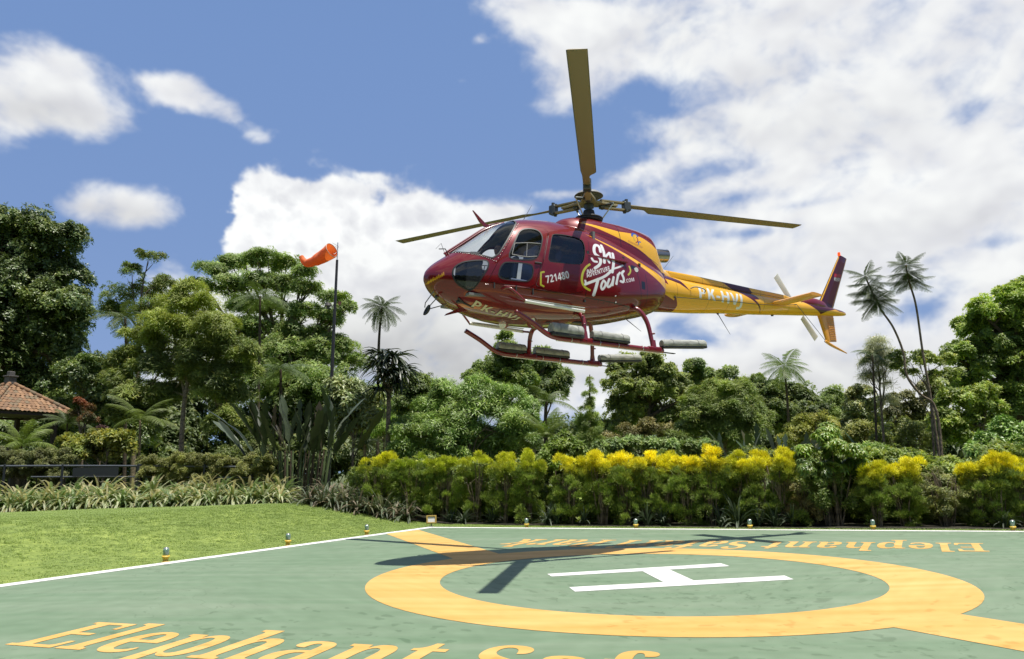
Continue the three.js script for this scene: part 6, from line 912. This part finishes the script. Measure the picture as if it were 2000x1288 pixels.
{ // pavilion: square hipped roof of clay tiles on dark posts
  const D = 34, apex = at(19, 750, D), half = 2.66 / Math.SQRT2, C = V(apex.x, 0, apex.z), eave = at(129, 811, D + 0.9).y, H = apex.y - eave, t = thing('pavilion', 'open pavilion with a hipped orange clay tile roof at the left edge', 'pavilion', [C.x, groundY(C.x, D) - 0.3, C.z], 0), oy = eave - t.position.y;
  const turn = THREE.MathUtils.degToRad(45 + 20), roof = new THREE.Group(); roof.name = 'roof'; roof.position.y = oy; roof.rotation.y = turn; t.add(roof);
  const tone = [[0.19, 0.105, 0.055], [0.23, 0.13, 0.066], [0.165, 0.098, 0.056], [0.15, 0.11, 0.066], [0.26, 0.15, 0.082]].map((c) => std(...c, 0.85)), wood = std(0.045, 0.03, 0.022, 0.8);
  const s = half * 1.0, core = new THREE.BufferGeometry(), v = [[-s, 0, -s], [s, 0, -s], [s, 0, s], [-s, 0, s], [0, H, 0]]; core.setAttribute('position', new THREE.Float32BufferAttribute([[0, 1, 4], [1, 2, 4], [2, 3, 4], [3, 0, 4], [0, 2, 1], [0, 3, 2]].flatMap((f) => f.flatMap((k) => v[k])), 3)); core.computeVertexNormals(); mesh('roof_deck', core, wood, roof);
  const slope = Math.hypot(s, H), ang = Math.atan2(H, s), rows = 11, r = rng(12), tg = [0, 1, 2].map((k) => { const w = 0.2, d = slope / rows * 1.25, g = new THREE.BoxGeometry(w, 0.022, d, 3, 1, 1), p = g.attributes.position; for (let i = 0; i < p.count; i++) p.setY(i, p.getY(i) + 0.024 * Math.sin((p.getX(i) / w) * Math.PI * 2) + 0.004 * k); g.computeVertexNormals(); return g; });
  for (let face = 0; face < 4; face++) {
    const fg = [], R = new THREE.Matrix4().makeRotationY(face * Math.PI / 2);
    for (let row = 0; row < rows; row++) { const u = (row + 0.5) / rows, w = s * (1 - u), n = Math.max(1, Math.round(w * 2 / 0.2)); for (let k = 0; k < n; k++) { const x = (k + 0.5 - n / 2) * (w * 2 / n), m = new THREE.Matrix4().compose(V(x, H * u + 0.045, s * (1 - u)), new THREE.Quaternion().setFromEuler(new THREE.Euler(ang - 0.07, 0, (r() - 0.5) * 0.03)), V(1, 1, 1)).premultiply(R), g = tg[Math.floor(r() * 3)]; if (face < 2) { const q = mesh('tile', g, tone[Math.floor(r() * 5)], roof); q.applyMatrix4(m); } else fg.push(g.clone().applyMatrix4(m)); } }
    if (fg.length) mesh('tiles', merged(fg), tone[0], roof).userData.kind = 'stuff';
    for (let k = 0; k < 11; k++) { const u = (k + 0.4) / 11, p = V(s * (1 - u), H * u + 0.07, s * (1 - u)).applyMatrix4(R), e = V(0, H, 0).sub(V(s, 0, s).applyMatrix4(R)).normalize(), q = mesh('ridge_tile', RIDGE(), tone[(k + face) % 4], roof); q.position.copy(p); q.quaternion.setFromUnitVectors(V(0, 1, 0), e); }
  }
  function RIDGE() { return RIDGE.g || (RIDGE.g = new THREE.CylinderGeometry(0.085, 0.105, 0.34, 10)); }
  mesh('finial', merged([box(-0.17, 0.17, H - 0.02, H + 0.3, -0.17, 0.17, 0.02), box(-0.22, 0.22, H + 0.3, H + 0.36, -0.22, 0.22, 0.015), box(-0.12, 0.12, H + 0.36, H + 0.55, -0.12, 0.12, 0.03)]), std(0.10, 0.09, 0.085, 0.9), roof).userData.kind = 'stuff';
  each('beam', [box(-s, s, -0.12, -0.02, s - 0.14, s - 0.04), box(-s, s, -0.12, -0.02, -s + 0.04, -s + 0.14), box(s - 0.14, s - 0.04, -0.12, -0.02, -s + 0.14, s - 0.14), box(-s + 0.04, -s + 0.14, -0.12, -0.02, -s + 0.14, s - 0.14)], wood, roof);
  for (const [x, z] of [[1, 1], [1, -1], [-1, 1], [-1, -1]]) mesh('post', box(x * (s - 0.55) - 0.09, x * (s - 0.55) + 0.09, -oy, -0.1, z * (s - 0.55) - 0.09, z * (s - 0.55) + 0.09, 0.01), wood, roof);
}
{ // pad edge lamps: one with its parts, then copies
  const yel = std(0.60, 0.40, 0.05, 0.5), glass = phys(0.15, 0.25, 0.19, 0.12, { clearcoat: 1 }), cap = std(0.30, 0.31, 0.30, 0.3, { metalness: 0.6 }), P2 = (a) => a.map((p) => new THREE.Vector2(...p));
  const names = ['green glass perimeter lamp nearest the viewer on the left pad edge', 'middle one of three perimeter lamps on the left pad edge', 'perimeter lamp on the left edge closest to the pad corner', 'perimeter lamp on the far pad edge nearest the corner floodlight', 'far edge perimeter lamp below the first golden hedge shrubs', 'middle far edge perimeter lamp left of the umbrella leaf bush', 'far edge perimeter lamp right of the umbrella leaf bush', 'rightmost far edge perimeter lamp near the frame edge'];
  const spots = [[-6.43, 14.59], [-5.21, 17.6], [-3.86, 20.17], [0.36, 22.0], [3.14, 20.76], [5.9, 19.8], [8.72, 19.06], [11.77, 18.64]]; let first;
  spots.forEach(([x, d], i) => {
    let o; const k = i < 3 ? outL(x, d) : outR(x, d), n = i < 3 ? nL : nR; x += n.x * (0.14 - k); d += n.y * (0.14 - k);
    if (!first) {
      o = first = thing('perimeter_lamp', names[0], 'pad lamp', [0, 0, 0], 0, 'perimeter lamps round the helipad');
      mesh('base', new THREE.LatheGeometry(P2([[0, -0.03], [0.085, -0.03], [0.085, 0.0], [0.058, 0.008], [0.052, 0.05], [0.06, 0.075], [0.078, 0.085], [0.08, 0.125], [0, 0.125]]), 18), yel, o);
      mesh('glass', new THREE.LatheGeometry(P2([[0, 0.125], [0.062, 0.125], [0.064, 0.24], [0.056, 0.27], [0, 0.275]]), 18), glass, o); mesh('cap', new THREE.LatheGeometry(P2([[0.058, 0.268], [0.048, 0.285], [0.02, 0.297], [0, 0.30]]), 16), cap, o);
    } else { o = first.clone(); o.name = numbered('perimeter_lamp'); o.userData.label = names[i]; scene.add(o); }
    o.position.set(x, Math.max(groundY(x, d), -0.03) + 0.02, -d); o.rotation.y = i; o.scale.setScalar(0.86);
  });
  const f = thing('floodlight', 'small square floodlight in a yellow frame at the pad corner', 'floodlight', [-2.42, 0.0, -23.0], 0.15);
  mesh('frame', (() => { const o = new THREE.Shape([[-0.14, -0.11], [0.14, -0.11], [0.14, 0.11], [-0.14, 0.11]].map((p) => new THREE.Vector2(...p))); o.holes.push(new THREE.Path([[-0.11, -0.085], [-0.11, 0.085], [0.11, 0.085], [0.11, -0.085]].map((p) => new THREE.Vector2(...p)))); return move(new THREE.ExtrudeGeometry(o, { depth: 0.06, bevelSize: 0.006, bevelThickness: 0.006, bevelSegments: 1 }), 0, 0.17, -0.03, -0.25); })(), std(0.35, 0.24, 0.05, 0.5), f);
  mesh('lens', move(new THREE.BoxGeometry(0.218, 0.168, 0.02), 0, 0.17, 0, -0.25), std(0.62, 0.62, 0.6, 0.15), f); mesh('housing', move(new THREE.ConeGeometry(0.14, 0.12, 4, 1, false, Math.PI / 4), 0, 0.175, -0.08, -Math.PI / 2 - 0.25), std(0.2, 0.2, 0.2, 0.5), f); mesh('bracket', merged([box(-0.06, 0.06, -0.03, 0.0, -0.05, 0.05), box(-0.02, 0.02, 0, 0.08, -0.03, 0.0)]), std(0.25, 0.24, 0.22, 0.6), f).userData.kind = 'stuff';
}
{ // windsock
  const D = 29.4, a = at(649, 700, D), gy = groundY(a.x, D), top = at(663, 474, D).y, mid = at(661, 508, D).y, t = thing('windsock_mast', 'tall thin dark mast carrying the orange windsock', 'mast', [a.x, gy, a.z]), lx = at(661, 508, D).x - a.x;
  mesh('pole', tube([[0, 0, 0], [0.0, (mid - gy) * 0.5, 0], [lx * 0.55, mid - gy, 0]], [0.075, 0.068, 0.05], 12, 12), std(0.022, 0.02, 0.022, 0.45), t);
  mesh('top_rod', tube([[lx * 0.55, mid - gy - 0.02, 0], [lx * 0.62, top - gy, 0]], 0.018, 8), std(0.5, 0.5, 0.5, 0.35, { metalness: 0.7 }), t);
  const ly = at(655, 598, D).y - gy; each('lamp_arm', [tube([[0, ly, 0], [-0.2, ly, 0.02]], 0.02, 6), tube([[0, ly - 0.12, 0], [0.22, ly - 0.12, 0], [0.22, ly + 0.05, 0]], 0.015, 6)], std(0.05, 0.05, 0.05, 0.5), t);
  mesh('lamp', merged([move(new THREE.CylinderGeometry(0.10, 0.14, 0.12, 12), -0.22, ly + 0.06, 0.02), move(new THREE.CylinderGeometry(0.07, 0.06, 0.12, 12), -0.22, ly - 0.06, 0.02)]), std(0.06, 0.055, 0.05, 0.5), t).userData.kind = 'stuff'; mesh('lamp', move(new THREE.CylinderGeometry(0.075, 0.05, 0.13, 12), 0.22, ly + 0.1, 0), std(0.3, 0.12, 0.1, 0.6), t);
  const P = [[648, 489, 0], [638, 496, 0.14], [625, 504.5, 0.3], [612, 511, 0.42], [603, 514, 0.5], [597, 513.5, 0.54], [592, 508, 0.56], [588.5, 501.5, 0.58]].map(([x, y, z]) => at(x, y, D - 0.15 + z)), o = P[0].clone(), R = [0.30, 0.285, 0.25, 0.205, 0.165, 0.14, 0.12, 0.10];
  const s = thing('windsock', 'orange fabric windsock hanging in a light breeze with a bent tip', 'windsock', o.toArray()), g = tube(P.map((p) => p.clone().sub(o)), R, 26, 46, false), p = g.attributes.position; for (let i = 0; i < p.count; i++) { const n = noise(p.getX(i) * 5, p.getY(i) * 5, p.getZ(i) * 5 + 3) * 0.03; p.setY(i, p.getY(i) + n); p.setZ(i, p.getZ(i) + n); } g.computeVertexNormals();
  mesh('fabric', g, new THREE.MeshPhysicalMaterial({ color: lin(0.85, 0.19, 0.035), roughness: 0.8, transmission: 0.4, thickness: 0, side: THREE.DoubleSide }), s);
  const d0 = P[1].clone().sub(P[0]).normalize(), ring = mesh('hoop', new THREE.TorusGeometry(0.30, 0.014, 8, 30), std(0.55, 0.35, 0.25, 0.4), s); ring.quaternion.setFromUnitVectors(V(0, 0, 1), d0);
  each('bridle', [tube([V(0.02, 0.29, 0.05), at(661.5, 482, D).sub(o)], 0.006, 4), tube([V(0.1, -0.2, 0.1), at(661.5, 490, D).sub(o)], 0.006, 4), tube([V(0.12, 0.1, 0.2), at(661.5, 484, D).sub(o)], 0.006, 4)], HM.alu, s);
}
{ // grass blades on the lawn and the strip beyond the pad
  const r = rng(404), G = [0, 1, 2].map((q) => { const L = new Leaves(), k0 = rng(50 + q); for (let k = 0; k < 16; k++) { const a = k0() * TAU, d = V(Math.cos(a) * 0.5, 0.75, Math.sin(a) * 0.5), b = 0.75 + k0() * 0.5, y = k0() < 0.12 ? 1.4 : 1; L.blade(V((k0() - 0.5) * 0.16, -0.005, (k0() - 0.5) * 0.16), d, V(-Math.sin(a), 0, Math.cos(a)), 0.04 + k0() * 0.04, 0.009, [b * y, b * (y > 1 ? 1.3 : 1), b * y], { segs: 2, droop: 0.8, fold: 0.1, shape: (t) => 1 - t * 0.7 }); } return L.geo(); });
  const M = [[], [], []], C = [[], [], []], m = new THREE.Matrix4(), q = new THREE.Quaternion();
  for (let k = 0; k < 70000; k++) {
    const d = 9.5 + 16 * Math.sqrt(r()), x = -18 + r() * 34, a = outL(x, d), b = outR(x, d); if (a < 0.01 && b < 0.01) continue; if (b > 2.2 && x > -2) continue; if (Math.abs(x) / d > 0.78) continue;
    const sc = 0.75 + r() * 0.5, i = k % 3; q.setFromAxisAngle(V(0, 1, 0), r() * TAU); m.compose(V(x, groundY(x, d), -d), q, V(sc, sc * (b > 0 && b < 0.8 && a < 0 ? 1.0 : 0.66), sc)); M[i].push(m.clone());
    const n = noise(x * 0.5, d * 0.5, 4) * 0.5 + noise(x * 2, d * 2, 9) * 0.3; C[i].push(new THREE.Color().setRGB(0.285 + n * 0.035, 0.385 + n * 0.035, 0.09 + n * 0.015));
  }
  M.forEach((list, i) => { const im = new THREE.InstancedMesh(G[i], PM.soft, list.length); list.forEach((w, k) => { im.setMatrixAt(k, w); im.setColorAt(k, C[i][k]); }); im.name = numbered('grass'); im.castShadow = im.receiveShadow = true; im.userData.kind = 'stuff'; tag(im, ['mown grass blades across the sunny lawn beside the pad', 'fine grass tufts on the mound left of the pad', 'scattered brighter grass tips of the mown lawn'][i], 'grass'); scene.add(im); });
}
console.log('clusters', COUNT);

renderer.render(scene, camera);
